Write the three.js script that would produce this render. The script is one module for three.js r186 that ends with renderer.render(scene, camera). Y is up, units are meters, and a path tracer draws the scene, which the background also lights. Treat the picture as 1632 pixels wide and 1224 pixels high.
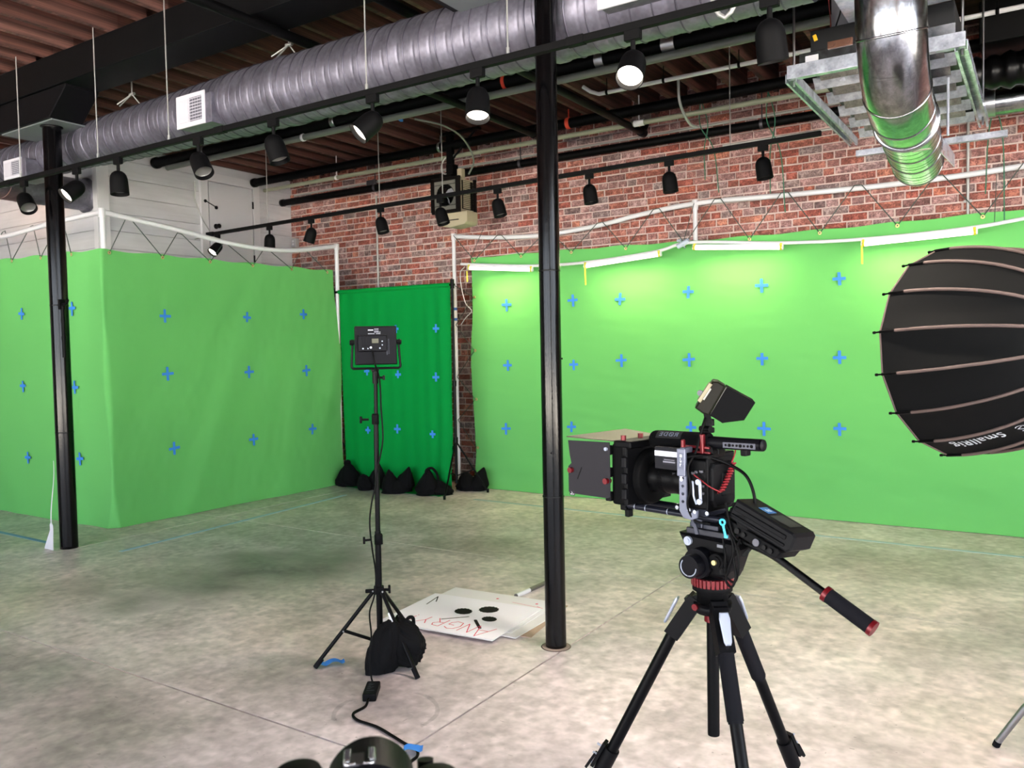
import * as THREE from 'three';
import { RoundedBoxGeometry } from 'three/addons/geometries/RoundedBoxGeometry.js';
import { mergeGeometries, mergeVertices } from 'three/addons/utils/BufferGeometryUtils.js';
import { RectAreaLightUniformsLib } from 'three/addons/lights/RectAreaLightUniformsLib.js';

// ---------------------------------------------------------------- camera, sky, exposure
const scene = new THREE.Scene();
const renderer = new THREE.WebGLRenderer({ antialias: true });
renderer.toneMapping = THREE.LinearToneMapping;
renderer.toneMappingExposure = 1.1;
renderer.shadowMap.enabled = true;
renderer.shadowMap.type = THREE.PCFSoftShadowMap;
RectAreaLightUniformsLib.init();
const camera = new THREE.PerspectiveCamera(50.02, 1632 / 1224, 0.05, 200);
camera.position.set(0, 1.55, 0);
camera.rotation.order = 'YXZ';
camera.rotation.set(-0.041435, 0.576208, -0.019476);
camera.focus = 2.6;
camera.userData.fStop = 10;
camera.updateMatrixWorld(true);
scene.background = new THREE.Color().setRGB(0.86, 0.95, 1.08);     // bright hazy sky outside the open bays behind and right of the camera
scene.backgroundIntensity = 8;
const sun = new THREE.DirectionalLight(0xfff4e6, 150);             // lights the pavement outside; the building shades its own floor
sun.position.set(-38, 80, -46); sun.target.position.set(2, 0, 4); sun.castShadow = true; sun.shadow.radius = 1; sun.shadow.mapSize.set(4096, 4096);
Object.assign(sun.shadow.camera, { left: -40, right: 40, top: 40, bottom: -40, near: 10, far: 220 });
scene.add(sun, sun.target);
const DOWNLIGHT = 6, TUBE_LIGHT = 105;

// ---------------------------------------------------------------- helpers
let seed = 7;
function rnd() { seed = (seed + 0x6D2B79F5) | 0; let t = Math.imul(seed ^ (seed >>> 15), 1 | seed); t = (t + Math.imul(t ^ (t >>> 7), 61 | t)) ^ t; return ((t ^ (t >>> 14)) >>> 0) / 4294967296; }
const rr = (a, b) => a + (b - a) * rnd();
const V = (x, y, z) => new THREE.Vector3(x, y, z);
const toV = p => (p.isVector3 ? p : new THREE.Vector3(...p));
const used = {};
function numbered(name) { const n = used[name] || 0; used[name] = n + 1; return n ? name + '_' + String(n).padStart(3, '0') : name; }
function hash(x, y, s) { let h = Math.imul(x, 374761393) ^ Math.imul(y, 668265263) ^ Math.imul(s, 2147483647 - 58); h = Math.imul(h ^ (h >>> 13), 1274126177); return ((h ^ (h >>> 16)) >>> 0) / 4294967296; }
function vnoise(x, y, px, py, s) {           // value noise, period px, py
  const xi = Math.floor(x), yi = Math.floor(y); let fx = x - xi, fy = y - yi;
  fx = fx * fx * (3 - 2 * fx); fy = fy * fy * (3 - 2 * fy);
  const m = (a, p) => ((a % p) + p) % p, x0 = m(xi, px), x1 = m(xi + 1, px), y0 = m(yi, py), y1 = m(yi + 1, py);
  const a = hash(x0, y0, s), b = hash(x1, y0, s), c = hash(x0, y1, s), d = hash(x1, y1, s);
  return a + (b - a) * fx + (c - a) * fy + (a - b - c + d) * fx * fy;
}
function fbm(u, v, fx, fy, oct, s) { let t = 0, a = 0.5, n = 0; for (let o = 0; o < oct; o++) { t += a * vnoise(u * fx, v * fy, fx, fy, s + o); n += a; a *= 0.5; fx *= 2; fy *= 2; } return t / n; }
function dataTex(w, h, fn, srgb = true, repeat = true) {
  const d = new Uint8Array(w * h * 4), c = [0, 0, 0];
  for (let y = 0; y < h; y++) for (let x = 0; x < w; x++) {
    fn(x / w, y / h, c); const i = (y * w + x) * 4;
    for (let k = 0; k < 3; k++) d[i + k] = Math.max(0, Math.min(255, c[k] * 255)); d[i + 3] = 255;
  }
  const t = new THREE.DataTexture(d, w, h); t.magFilter = THREE.LinearFilter; t.minFilter = THREE.LinearMipmapLinearFilter; t.generateMipmaps = true;
  if (repeat) t.wrapS = t.wrapT = THREE.RepeatWrapping;
  if (srgb) t.colorSpace = THREE.SRGBColorSpace; t.needsUpdate = true; return t;
}
function canvasTex(w, h, draw) {
  const c = document.createElement('canvas'); c.width = w; c.height = h; draw(c.getContext('2d'), w, h);
  const t = new THREE.CanvasTexture(c); t.colorSpace = THREE.SRGBColorSpace; return t;
}
const rep = (t, x, y) => { const c = t.clone(); c.repeat.set(x, y); c.needsUpdate = true; return c; };
function mat(hex, rough = 0.6, metal = 0, o = {}) {       // dark paints and plastics are dull: they mirror less than the default
  const c = new THREE.Color(hex), dark = c.r + c.g + c.b < 0.09 && metal < 0.35;
  if (dark) c.multiplyScalar(0.6);
  return dark ? new THREE.MeshPhysicalMaterial({ color: c, roughness: rough, metalness: metal, specularIntensity: rough < 0.34 ? 0.4 : 0.2, ...o }) : new THREE.MeshStandardMaterial({ color: hex, roughness: rough, metalness: metal, ...o });
}

const prep = g => { const n = g.index ? g.toNonIndexed() : g; if (!n.attributes.uv) n.setAttribute('uv', new THREE.BufferAttribute(new Float32Array(n.attributes.position.count * 2), 2)); for (const k of Object.keys(n.attributes)) if (!['position', 'normal', 'uv'].includes(k)) n.deleteAttribute(k); return n; };
const M = (...gs) => { gs = gs.flat(); return gs.length === 1 ? gs[0] : mergeGeometries(gs.map(prep)); };
function place(g, p = [0, 0, 0], r = [0, 0, 0], order = 'XYZ') { g.applyMatrix4(new THREE.Matrix4().compose(toV(p), new THREE.Quaternion().setFromEuler(new THREE.Euler(r[0], r[1], r[2], order)), V(1, 1, 1))); return g; }
const box = (w, h, d, p, r) => place(new THREE.BoxGeometry(w, h, d), p, r);
const rbox = (w, h, d, rad, p, r, seg = 2) => place(new RoundedBoxGeometry(w, h, d, seg, Math.min(rad, w / 2.01, h / 2.01, d / 2.01)), p, r);
function rod(a, b, r, seg = 14, r2 = r) {     // round bar from a to b
  a = toV(a); b = toV(b); const l = a.distanceTo(b), g = new THREE.CylinderGeometry(r2, r, l, seg, 1);
  const q = new THREE.Quaternion().setFromUnitVectors(V(0, 1, 0), b.clone().sub(a).normalize());
  g.applyMatrix4(new THREE.Matrix4().compose(a.clone().add(b).multiplyScalar(0.5), q, V(1, 1, 1))); return g;
}
function flatbar(a, b, w, t, side = [0, 0, 1]) { // rectangular bar from a to b, t along side
  a = toV(a); b = toV(b); const y = b.clone().sub(a), l = y.length(); y.normalize(); const z = toV(side).clone().addScaledVector(y, -toV(side).dot(y)).normalize(), x = y.clone().cross(z);
  const g = new THREE.BoxGeometry(w, l, t); g.applyMatrix4(new THREE.Matrix4().makeBasis(x, y, z).setPosition(a.clone().add(b).multiplyScalar(0.5))); return g;
}
function tube(pts, r, n = 0, seg = 8, tension = 0.5) { const c = new THREE.CatmullRomCurve3(pts.map(toV), false, 'centripetal', tension); return new THREE.TubeGeometry(c, n || Math.max(12, pts.length * 8), r, seg, false); }
function bend(pts, r, rad = 0.05, seg = 10) {  // tube with straight runs and rounded corners
  const p = pts.map(toV), path = new THREE.CurvePath(); let last = p[0];
  for (let i = 1; i < p.length - 1; i++) {
    const a = p[i].clone().add(p[i - 1].clone().sub(p[i]).setLength(rad)), b = p[i].clone().add(p[i + 1].clone().sub(p[i]).setLength(rad));
    path.add(new THREE.LineCurve3(last, a)); path.add(new THREE.QuadraticBezierCurve3(a, p[i], b)); last = b;
  }
  path.add(new THREE.LineCurve3(last, p[p.length - 1])); return new THREE.TubeGeometry(path, p.length * 16, r, seg, false);
}
function lathe(prof, seg = 28, p, r) { return place(new THREE.LatheGeometry(prof.map(q => new THREE.Vector2(q[0], q[1])), seg), p, r); }
function latheTo(prof, a, dirn, seg = 28) {    // profile along a direction from a
  const g = new THREE.LatheGeometry(prof.map(q => new THREE.Vector2(q[0], q[1])), seg);
  g.applyMatrix4(new THREE.Matrix4().compose(toV(a), new THREE.Quaternion().setFromUnitVectors(V(0, 1, 0), toV(dirn).clone().normalize()), V(1, 1, 1))); return g;
}
function ext(pts, depth, bevel = 0, p, r, holes = []) {
  const s = new THREE.Shape(pts.map(q => new THREE.Vector2(q[0], q[1]))); for (const h of holes) { const k = new THREE.Path(); k.absarc(h[0], h[1], h[2], 0, Math.PI * 2, true); s.holes.push(k); }
  const g = new THREE.ExtrudeGeometry(s, { depth: depth - 2 * bevel, bevelEnabled: bevel > 0, bevelThickness: bevel, bevelSize: bevel, bevelOffset: -bevel, bevelSegments: 1, curveSegments: 10 });
  g.translate(0, 0, bevel - depth / 2); return place(g, p, r);
}
function metreUV(g, along = null) {           // box-projected uv in metres; along: axis the grain (u) follows
  g = prep(g); const P = g.attributes.position, N = g.attributes.normal, U = new Float32Array(P.count * 2);
  for (let i = 0; i < P.count; i++) {
    const x = P.getX(i), y = P.getY(i), z = P.getZ(i), a = Math.abs(N.getX(i)), b = Math.abs(N.getY(i)), c = Math.abs(N.getZ(i)); let u, v;
    if (a >= b && a >= c) { u = z; v = y; } else if (b >= c) { u = x; v = z; if (along === 'z') { u = z; v = x; } } else { u = x; v = y; }
    if (along === 'y') [u, v] = [v, u];
    U[2 * i] = u; U[2 * i + 1] = v;
  }
  g.setAttribute('uv', new THREE.BufferAttribute(U, 2)); return g;
}
const print = (map, roughness = 0.5) => new THREE.MeshPhysicalMaterial({ map, roughness, specularIntensity: 0.2 });
const mm = (g, m) => { const o = new THREE.Mesh(g, m); o.castShadow = o.receiveShadow = true; return o; };
function part(parent, name, g, m, label) { g = Array.isArray(g) ? M(...g) : g; if (m.userData.metres && !g.userData.laid) g = metreUV(g); const o = mm(g, m); o.name = numbered(name); if (label) o.userData.label = label; parent.add(o); return o; }
function thing(name, label, category, p = [0, 0, 0], o = {}) {
  const t = new THREE.Group(); t.name = numbered(name); t.position.set(...p); if (o.turn) t.rotation.y = o.turn;
  t.userData = { label, category }; if (o.group) t.userData.group = o.group; scene.add(t); return t;
}
function one(name, label, category, g, m, o = {}) {      // a thing of a single piece, moved to its own origin
  g = Array.isArray(g) ? M(...g) : g; g.computeBoundingBox(); const b = g.boundingBox, p = o.at || [(b.min.x + b.max.x) / 2, b.min.y, (b.min.z + b.max.z) / 2];
  g.translate(-p[0], -p[1], -p[2]); const k = mm(g, m); k.position.set(...p); k.name = numbered(name); k.userData = { label, category }; if (o.group) k.userData.group = o.group; scene.add(k); return k;
}
function struct(name, g, m) { const o = g ? mm(Array.isArray(g) ? M(...g) : g, m) : new THREE.Group(); o.name = numbered(name); o.userData = { kind: 'structure' }; scene.add(o); return o; }
// view-independent compass: east along the brick wall, aim() leans a lamp by so much along the wall, down and towards the shopfront
const aim = (alongWall, down, toFront) => V(alongWall, -down, toFront).normalize();

// ---------------------------------------------------------------- textures and materials
const concreteTex = dataTex(2048, 2048, (u, v, c) => {
  const big = fbm(u, v, 5, 5, 4, 11), mid = fbm(u + 0.1 * big, v, 17, 23, 4, 23), fine = fbm(u, v, 180, 180, 3, 31), st = fbm(u, v, 8, 11, 3, 47), sc = fbm(u, v, 60, 300, 2, 53);
  let k = 0.77 + 0.15 * (big - 0.5) + 0.17 * (mid - 0.5) + 0.26 * (fine - 0.5) + 0.12 * (fbm(u, v, 48, 36, 3, 61) - 0.5) + 0.05 * (sc - 0.5);
  k *= 1 - 0.5 * Math.min(0.4, Math.max(0, st - 0.5) * 1.3);
  { // broad old spill near the left column, broken up by the trowel grain (u, v are metres / 7.3)
    const x = (u - Math.floor(u)) * 7.3 - 7.3 + 4.75, z = (v - Math.floor(v)) * 7.3 - 7.3 + 3.8, a = 0.9 * x + 0.42 * z, b = -0.42 * x + 0.9 * z;
    const e = 1 - Math.sqrt(a * a / 0.36 + b * b / 1.1) + 1.5 * (mid - 0.5) + 1.1 * (big - 0.5) + 0.35 * (fine - 0.5);
    if (e > 0) k *= 1 - 0.34 * Math.min(1, e * 1.5);
  }
  { // round scuff left by something dragged about beside the light stand, and scattered specks and scratches
    const x = (u - Math.floor(u)) * 7.3 - 7.3 + 2.38, z = (v - Math.floor(v)) * 7.3 - 7.3 + 2.615, r = Math.hypot(x, z), w = fbm(u, v, 70, 70, 2, 83);
    if (Math.abs(r - 0.222 - 0.02 * (mid - 0.5)) < 0.006 + 0.008 * w && fbm(u, v, 20, 20, 2, 85) > 0.42) k *= 0.88;
    const s1 = vnoise(u * 420, v * 420, 420, 420, 87), s2 = vnoise(u * 90 + 3 * mid, v * 700, 90, 700, 88); if (s1 > 0.975) k *= 0.8; if (s2 > 0.975) k *= 0.86; else if (s2 < 0.02) k *= 1.1;
  }
  const tone = fbm(u, v, 4, 3, 3, 77) - 0.5;
  c[0] = k * (1.045 + 0.08 * tone); c[1] = k * (0.985 + 0.02 * tone); c[2] = k * (0.985 - 0.08 * tone);
});
const concreteRough = dataTex(1024, 1024, (u, v, c) => { const k = 0.4 + 0.24 * (fbm(u, v, 9, 9, 5, 91) - 0.5) + 0.1 * (fbm(u, v, 120, 120, 2, 93) - 0.5); c[0] = c[1] = c[2] = k; }, false);
const concreteBump = dataTex(1024, 1024, (u, v, c) => { c[0] = c[1] = c[2] = 0.5 * fbm(u, v, 24, 24, 4, 101) + 0.5 * fbm(u, v, 12, 12, 2, 102); }, false);
const woodTex = dataTex(512, 512, (u, v, c) => {   // grain along u
  const w = fbm(u, v, 2, 26, 4, 131), g = fbm(u, v, 6, 160, 3, 137), b = fbm(u, v, 3, 4, 3, 139);
  const k = 0.55 + 0.5 * (w - 0.5) + 0.35 * (g - 0.5) + 0.35 * (b - 0.5); c[0] = k; c[1] = k * 0.97; c[2] = k * 0.94;
});
const blotTex = dataTex(512, 512, (u, v, c) => {    // whitewash and wear left on old brick
  const a = fbm(u, v, 12, 12, 4, 151), b = fbm(u, v, 60, 60, 3, 157), w = Math.max(0, a * 0.7 + b * 0.3 - 0.5) * 2.6, k = 0.72 + 0.5 * (b - 0.5) + 0.3 * (a - 0.5);
  c[0] = k * 1.06 + w * 0.32; c[1] = k + w * 0.42; c[2] = k * 1.03 + w * 0.45;
});
const fineBump = dataTex(512, 512, (u, v, c) => { c[0] = c[1] = c[2] = fbm(u, v, 64, 64, 4, 171); }, false);
const weave = dataTex(256, 256, (u, v, c) => { const k = 0.5 + 0.25 * Math.sin(u * Math.PI * 128) * Math.sin(v * Math.PI * 128) + 0.3 * (fbm(u, v, 40, 40, 2, 181) - 0.5); c[0] = c[1] = c[2] = k; }, false);
const spangle = dataTex(512, 512, (u, v, c) => { const a = fbm(u, v, 14, 14, 3, 191), b = fbm(u, v, 70, 70, 2, 193); const k = 0.78 + 0.3 * (a - 0.5) + 0.14 * (b - 0.5); c[0] = k; c[1] = k; c[2] = k * 1.02; });
const spangleRough = dataTex(512, 512, (u, v, c) => { const k = 0.5 + 0.5 * (fbm(u, v, 11, 11, 4, 197) - 0.5); c[0] = c[1] = c[2] = k; }, false);
const limeTex = dataTex(512, 512, (u, v, c) => { const a = fbm(u, v, 3, 24, 4, 201), b = fbm(u, v, 4, 4, 4, 207); const k = 0.88 + 0.07 * (a - 0.5) + 0.1 * (b - 0.5); c[0] = k; c[1] = k * 0.995; c[2] = k * 0.985; });

const MT = {
  floor: new THREE.MeshStandardMaterial({ map: rep(concreteTex, 1 / 7.3, 1 / 7.3), roughness: 1, roughnessMap: rep(concreteRough, 1 / 3.1, 1 / 3.1), bumpMap: rep(concreteBump, 1 / 1.7, 1 / 1.7), bumpScale: 0.0012 }),
  joist: new THREE.MeshStandardMaterial({ color: 0xb5766a, map: rep(woodTex, 1 / 1.6, 1 / 0.5), roughness: 0.75 }),
  deck: new THREE.MeshStandardMaterial({ color: 0x7d4a3a, map: rep(woodTex, 1 / 2.2, 1 / 0.6), roughness: 0.8 }),
  mortar: new THREE.MeshStandardMaterial({ color: 0xe4cfc9, roughness: 0.95, map: rep(limeTex, 2, 2), bumpMap: rep(fineBump, 3, 3), bumpScale: 0.004 }),
  whiteBoard: new THREE.MeshStandardMaterial({ color: 0xd8d6d6, roughness: 0.55, map: rep(limeTex, 0.7, 2.1) }),
  whitePaint: mat(0xdcdadd, 0.45),
  blackGloss: new THREE.MeshPhysicalMaterial({ color: 0x030304, roughness: 0.14, specularIntensity: 0.5, bumpMap: rep(fineBump, 3, 24), bumpScale: 0.00025 }),
  blackSteel: mat(0x08080a, 0.48, 0.1),
  blackMatte: mat(0x0c0c0e, 0.62),
  blackSatin: mat(0x0a0a0c, 0.36),
  rubber: mat(0x16161a, 0.8),
  greyPlastic: mat(0x36363c, 0.5),
  blackCloth: new THREE.MeshPhysicalMaterial({ color: 0x08080a, roughness: 0.88, specularIntensity: 0.3, bumpMap: rep(weave, 8, 8), bumpScale: 0.001 }),
  green: new THREE.MeshPhysicalMaterial({ specularIntensity: 0.25, color: 0x65b261, roughness: 0.92, bumpMap: rep(weave, 7, 7), bumpScale: 0.0006, side: THREE.DoubleSide }),
  darkGreen: new THREE.MeshPhysicalMaterial({ specularIntensity: 0.25, color: 0x008236, roughness: 0.85, bumpMap: rep(weave, 7, 7), bumpScale: 0.0006, side: THREE.DoubleSide }),
  tape: mat(0x2f7fd6, 0.7), tapeFloor: mat(0x9fb6c2, 0.7), yellowTape: mat(0xc9c02a, 0.6), orangeTape: mat(0xd9442c, 0.6), cyan: mat(0x45c7e6, 0.5),
  pvc: mat(0xe9e7e8, 0.4), string: mat(0x3a4a44, 0.8), stringWhite: mat(0xd8dcd6, 0.8), brass: mat(0xd9c58a, 0.35, 0.8),
  galv: new THREE.MeshStandardMaterial({ userData: { metres: 1 }, color: 0xe2e7f2, metalness: 0.35, roughness: 0.4, map: rep(spangle, 1.4, 1.4), roughnessMap: rep(spangleRough, 0.9, 0.9) }),
  galvShiny: new THREE.MeshStandardMaterial({ userData: { metres: 1 }, color: 0xd4d6d8, metalness: 1, roughness: 0.2, map: rep(spangle, 2.5, 2.5) }),
  duct: new THREE.MeshStandardMaterial({ userData: { metres: 1 }, color: 0x8b8996, metalness: 0.7, roughness: 0.46, map: rep(spangle, 0.8, 0.8) }),
  steel: mat(0xb4b6ba, 0.3, 1), chrome: mat(0xe0e2e6, 0.12, 1), darkSteel: mat(0x4a4a50, 0.4, 0.8), silver: mat(0xa3aabb, 0.38, 0.35), cable: mat(0x070708, 0.5), wire: mat(0x9a9a98, 0.4, 0.6),
  red: mat(0x640b14, 0.35, 0.3), redCoil: mat(0x84101a, 0.5), beige: mat(0x9f957e, 0.55), conduitGrey: mat(0xa9aaa8, 0.45, 0.5), conduitWhite: mat(0x6d726b, 0.38),
  lamp: mat(0xffffff, 0.5, 0, { emissive: 0xfff1de, emissiveIntensity: 14 }), lampOff: mat(0x6a6a68, 0.3, 0.3),
  tubeGlow: mat(0xffffff, 0.5, 0, { emissive: 0xfff4e0, emissiveIntensity: 4.2 }),
};
// ---------------------------------------------------------------- the room
const WX0 = -15, WX1 = 5.5, WZ0 = -7.8, WZ1 = 5.6, BOXX = -8.58, BOXZ = -5.1, JOIST = 3.87, DECK = 4.13;
{ // floor: cast slabs with sawn joints
  const floor = struct('floor', metreUV(box(WX1 - WX0 + 0.6, 0.25, WZ1 - WZ0 + 0.6, [(WX0 + WX1) / 2, -0.145, (WZ0 + WZ1) / 2])), mat(0x17140f, 0.95));
  const xs = [WX0 - 0.2, -11.22, -6.65, -2.08, 2.49, WX1 + 0.2], zs = [WZ0 - 0.2, -5.04, -2.3, 0.44, 3.18, WZ1 + 0.2];
  for (let i = 0; i < 5; i++) for (let j = 0; j < 5; j++) {
    const w = xs[i + 1] - xs[i], d = zs[j + 1] - zs[j], g = 0.0045;
    part(floor, 'slab', metreUV(rbox(w - 2 * g, 0.03, d - 2 * g, 0.0008, [(xs[i] + xs[i + 1]) / 2, -0.015, (zs[j] + zs[j + 1]) / 2], [0, 0, 0], 1)), MT.floor);
  }
}
{ // ceiling: plank deck on timber joists
  const ceil = struct('ceiling', box(WX1 - WX0 + 0.6, 0.2, WZ1 - WZ0 + 0.6, [(WX0 + WX1) / 2, DECK + 0.135, (WZ0 + WZ1) / 2]), mat(0x3a2b24, 0.9));
  const woods = [0x96655c, 0x8c5a50, 0xa07068, 0x84544b].map(h => { const m = MT.joist.clone(); m.color.set(h); return m; });
  const decks = [0x6f463c, 0x633d33, 0x7a4f44].map(h => { const m = MT.deck.clone(); m.color.set(h); return m; });
  for (let x = -14.7, k = 0; x < WX1 - 0.1; x += 0.293, k++) {
    const xo = rr(-0.008, 0.008), lap = 0.046;
    part(ceil, 'joist', metreUV(rbox(0.043, 0.25, 4.45, 0.004, [x + xo, JOIST + 0.13, -5.72], [0, 0, rr(-0.01, 0.01)], 1)), woods[k % 4]);
    part(ceil, 'joist', metreUV(rbox(0.043, 0.25, 9.15, 0.004, [x + xo + (k % 5 === 2 ? lap : 0.002), JOIST + 0.128, 1.05], [0, 0, rr(-0.01, 0.01)], 1)), woods[(k + 1) % 4]);
    if (k % 4 === 1) part(ceil, 'blocking', metreUV(box(0.25, 0.2, 0.04, [x + 0.147, JOIST + 0.15, -3.95])), woods[(k + 2) % 4]);
  }
  for (let z = WZ0 - 0.1, k = 0; z < WZ1 + 0.1; z += 0.142, k++) part(ceil, 'plank', metreUV(box(WX1 - WX0 + 0.3, 0.03, 0.138, [(WX0 + WX1) / 2, DECK + 0.016 + rr(0, 0.004), z])), decks[k % 3]);
  part(ceil, 'ledger_board', metreUV(rbox(13.5, 0.2, 0.05, 0.004, [-3.0, JOIST + 0.05, -4.9], [0, 0, 0], 1)), woods[1]);
}
{ // brick wall: every brick has its own edges; the nearest ones are parts, the rest one piece
  const face = WZ0, wall = struct('wall_back', metreUV(box(WX1 - BOXX + 0.8, 4.6, 0.4, [(WX1 + BOXX) / 2, 2.1, face - 0.209])), MT.mortar);
  const list = [], pitch = 0.071;
  for (let row = 0, y = 0.008; y < 4.13; row++, y += pitch) {
    let x = BOXX - rr(0, 0.2), heads = row % 6 === 3;
    while (x < WX1) {
      const L = (heads || rnd() < 0.22) ? rr(0.088, 0.102) : rr(0.188, 0.212);
      if (x + L > BOXX + 0.02) list.push({ x: Math.max(x, BOXX), L: Math.min(L, x + L - BOXX), y: y + rr(-0.002, 0.002), h: rr(0.056, 0.061), out: rr(-0.001, 0.005), tone: rnd(), t2: rnd(), tilt: rr(-0.008, 0.008), u: rnd(), v: rnd() });
      x += L + rr(0.010, 0.015);
    }
  }
  const tones = [0xb0705f, 0xb87662, 0xa66a5c, 0xc08270, 0xb26756, 0xc08e82, 0xbd9890, 0xb99f98, 0xab9890, 0x9f8f89, 0xc6a69e, 0x957068, 0xad8278, 0x897570, 0xc2785f, 0xcc8a70].map(h => new THREE.Color(h));
  const pick = b => { const i = b.tone < 0.62 ? Math.floor(b.t2 * 7) : b.tone < 0.9 ? 6 + Math.floor(b.t2 * 6) : [12, 13, 14, 15][Math.floor(b.t2 * 4)]; return i; };
  const quadBrick = (L, h, u, v) => {       // front face, chamfers and the sides that show in the joint
    const c = 0.005, d = 0.03, P = [], N = [], U = [], push = (a, b, e, f) => { const n = V().subVectors(b, a).cross(V().subVectors(f, a)).normalize(); for (const q of [a, b, e, a, e, f]) { P.push(q.x, q.y, q.z); N.push(n.x, n.y, n.z); U.push(q.x * 2 + u, q.y * 2 + v); } };
    const o = [[0, 0], [L, 0], [L, h], [0, h]], inn = [[c, c], [L - c, c], [L - c, h - c], [c, h - c]];
    const at = (q, z) => V(q[0], q[1], z);
    push(at(inn[0], 0), at(inn[1], 0), at(inn[2], 0), at(inn[3], 0));
    for (let k = 0; k < 4; k++) { const j = (k + 1) % 4; push(at(o[k], -c), at(o[j], -c), at(inn[j], 0), at(inn[k], 0)); push(at(o[k], -d), at(o[j], -d), at(o[j], -c), at(o[k], -c)); }
    return { P, N, U };
  };
  const size = b => { const p = V(b.x + b.L / 2, b.y + b.h / 2, face), q = p.clone().project(camera); return (Math.abs(q.x) < 1 && q.y < 1 && b.y > 2.55 && b.y < 3.62 && b.x < -0.05) ? b.L * b.h / p.distanceToSquared(camera.position) : 0; };
  for (const b of list) b.s = size(b);
  const near = new Set([...list].sort((a, b) => b.s - a.s).slice(0, 300));
  const brickMats = tones.map(t => new THREE.MeshStandardMaterial({ color: t, map: blotTex, roughness: 0.92, bumpMap: rep(fineBump, 1, 1), bumpScale: 0.004 }));
  const shapes = {};
  const P = [], N = [], U = [], C = [];
  for (const b of list) {
    const tone = pick(b);
    if (near.has(b)) {
      const key = Math.round(b.L * 100) + '_' + Math.floor(b.u * 4), L = Math.round(b.L * 100) / 100;
      if (!shapes[key]) { const q = quadBrick(L, 0.0585, b.u * 3, b.v * 3), g = new THREE.BufferGeometry(); g.setAttribute('position', new THREE.Float32BufferAttribute(q.P, 3)); g.setAttribute('normal', new THREE.Float32BufferAttribute(q.N, 3)); g.setAttribute('uv', new THREE.Float32BufferAttribute(q.U, 2)); shapes[key] = g; }
      const o = part(wall, 'brick', shapes[key], brickMats[tone]); o.position.set(b.x, b.y, face + b.out); o.rotation.z = b.tilt;
    } else {
      const q = quadBrick(b.L, b.h, b.u * 3, b.v * 3), t = tones[tone];
      for (let i = 0; i < q.P.length; i += 3) { P.push(b.x + q.P[i], b.y + q.P[i + 1] + b.tilt * q.P[i], face + b.out + q.P[i + 2]); C.push(t.r, t.g, t.b); }
      for (const n of q.N) N.push(n); for (const w of q.U) U.push(w);
    }
  }
  const g = new THREE.BufferGeometry(); g.setAttribute('position', new THREE.Float32BufferAttribute(P, 3)); g.setAttribute('normal', new THREE.Float32BufferAttribute(N, 3)); g.setAttribute('uv', new THREE.Float32BufferAttribute(U, 2)); g.setAttribute('color', new THREE.Float32BufferAttribute(C, 3));
  part(wall, 'brickwork', g, new THREE.MeshStandardMaterial({ vertexColors: true, map: blotTex, roughness: 0.92, bumpMap: rep(fineBump, 1, 1), bumpScale: 0.004 }), 'red and greyed bricks of the wall beyond the nearest ones').userData.kind = 'stuff';
}
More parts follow.
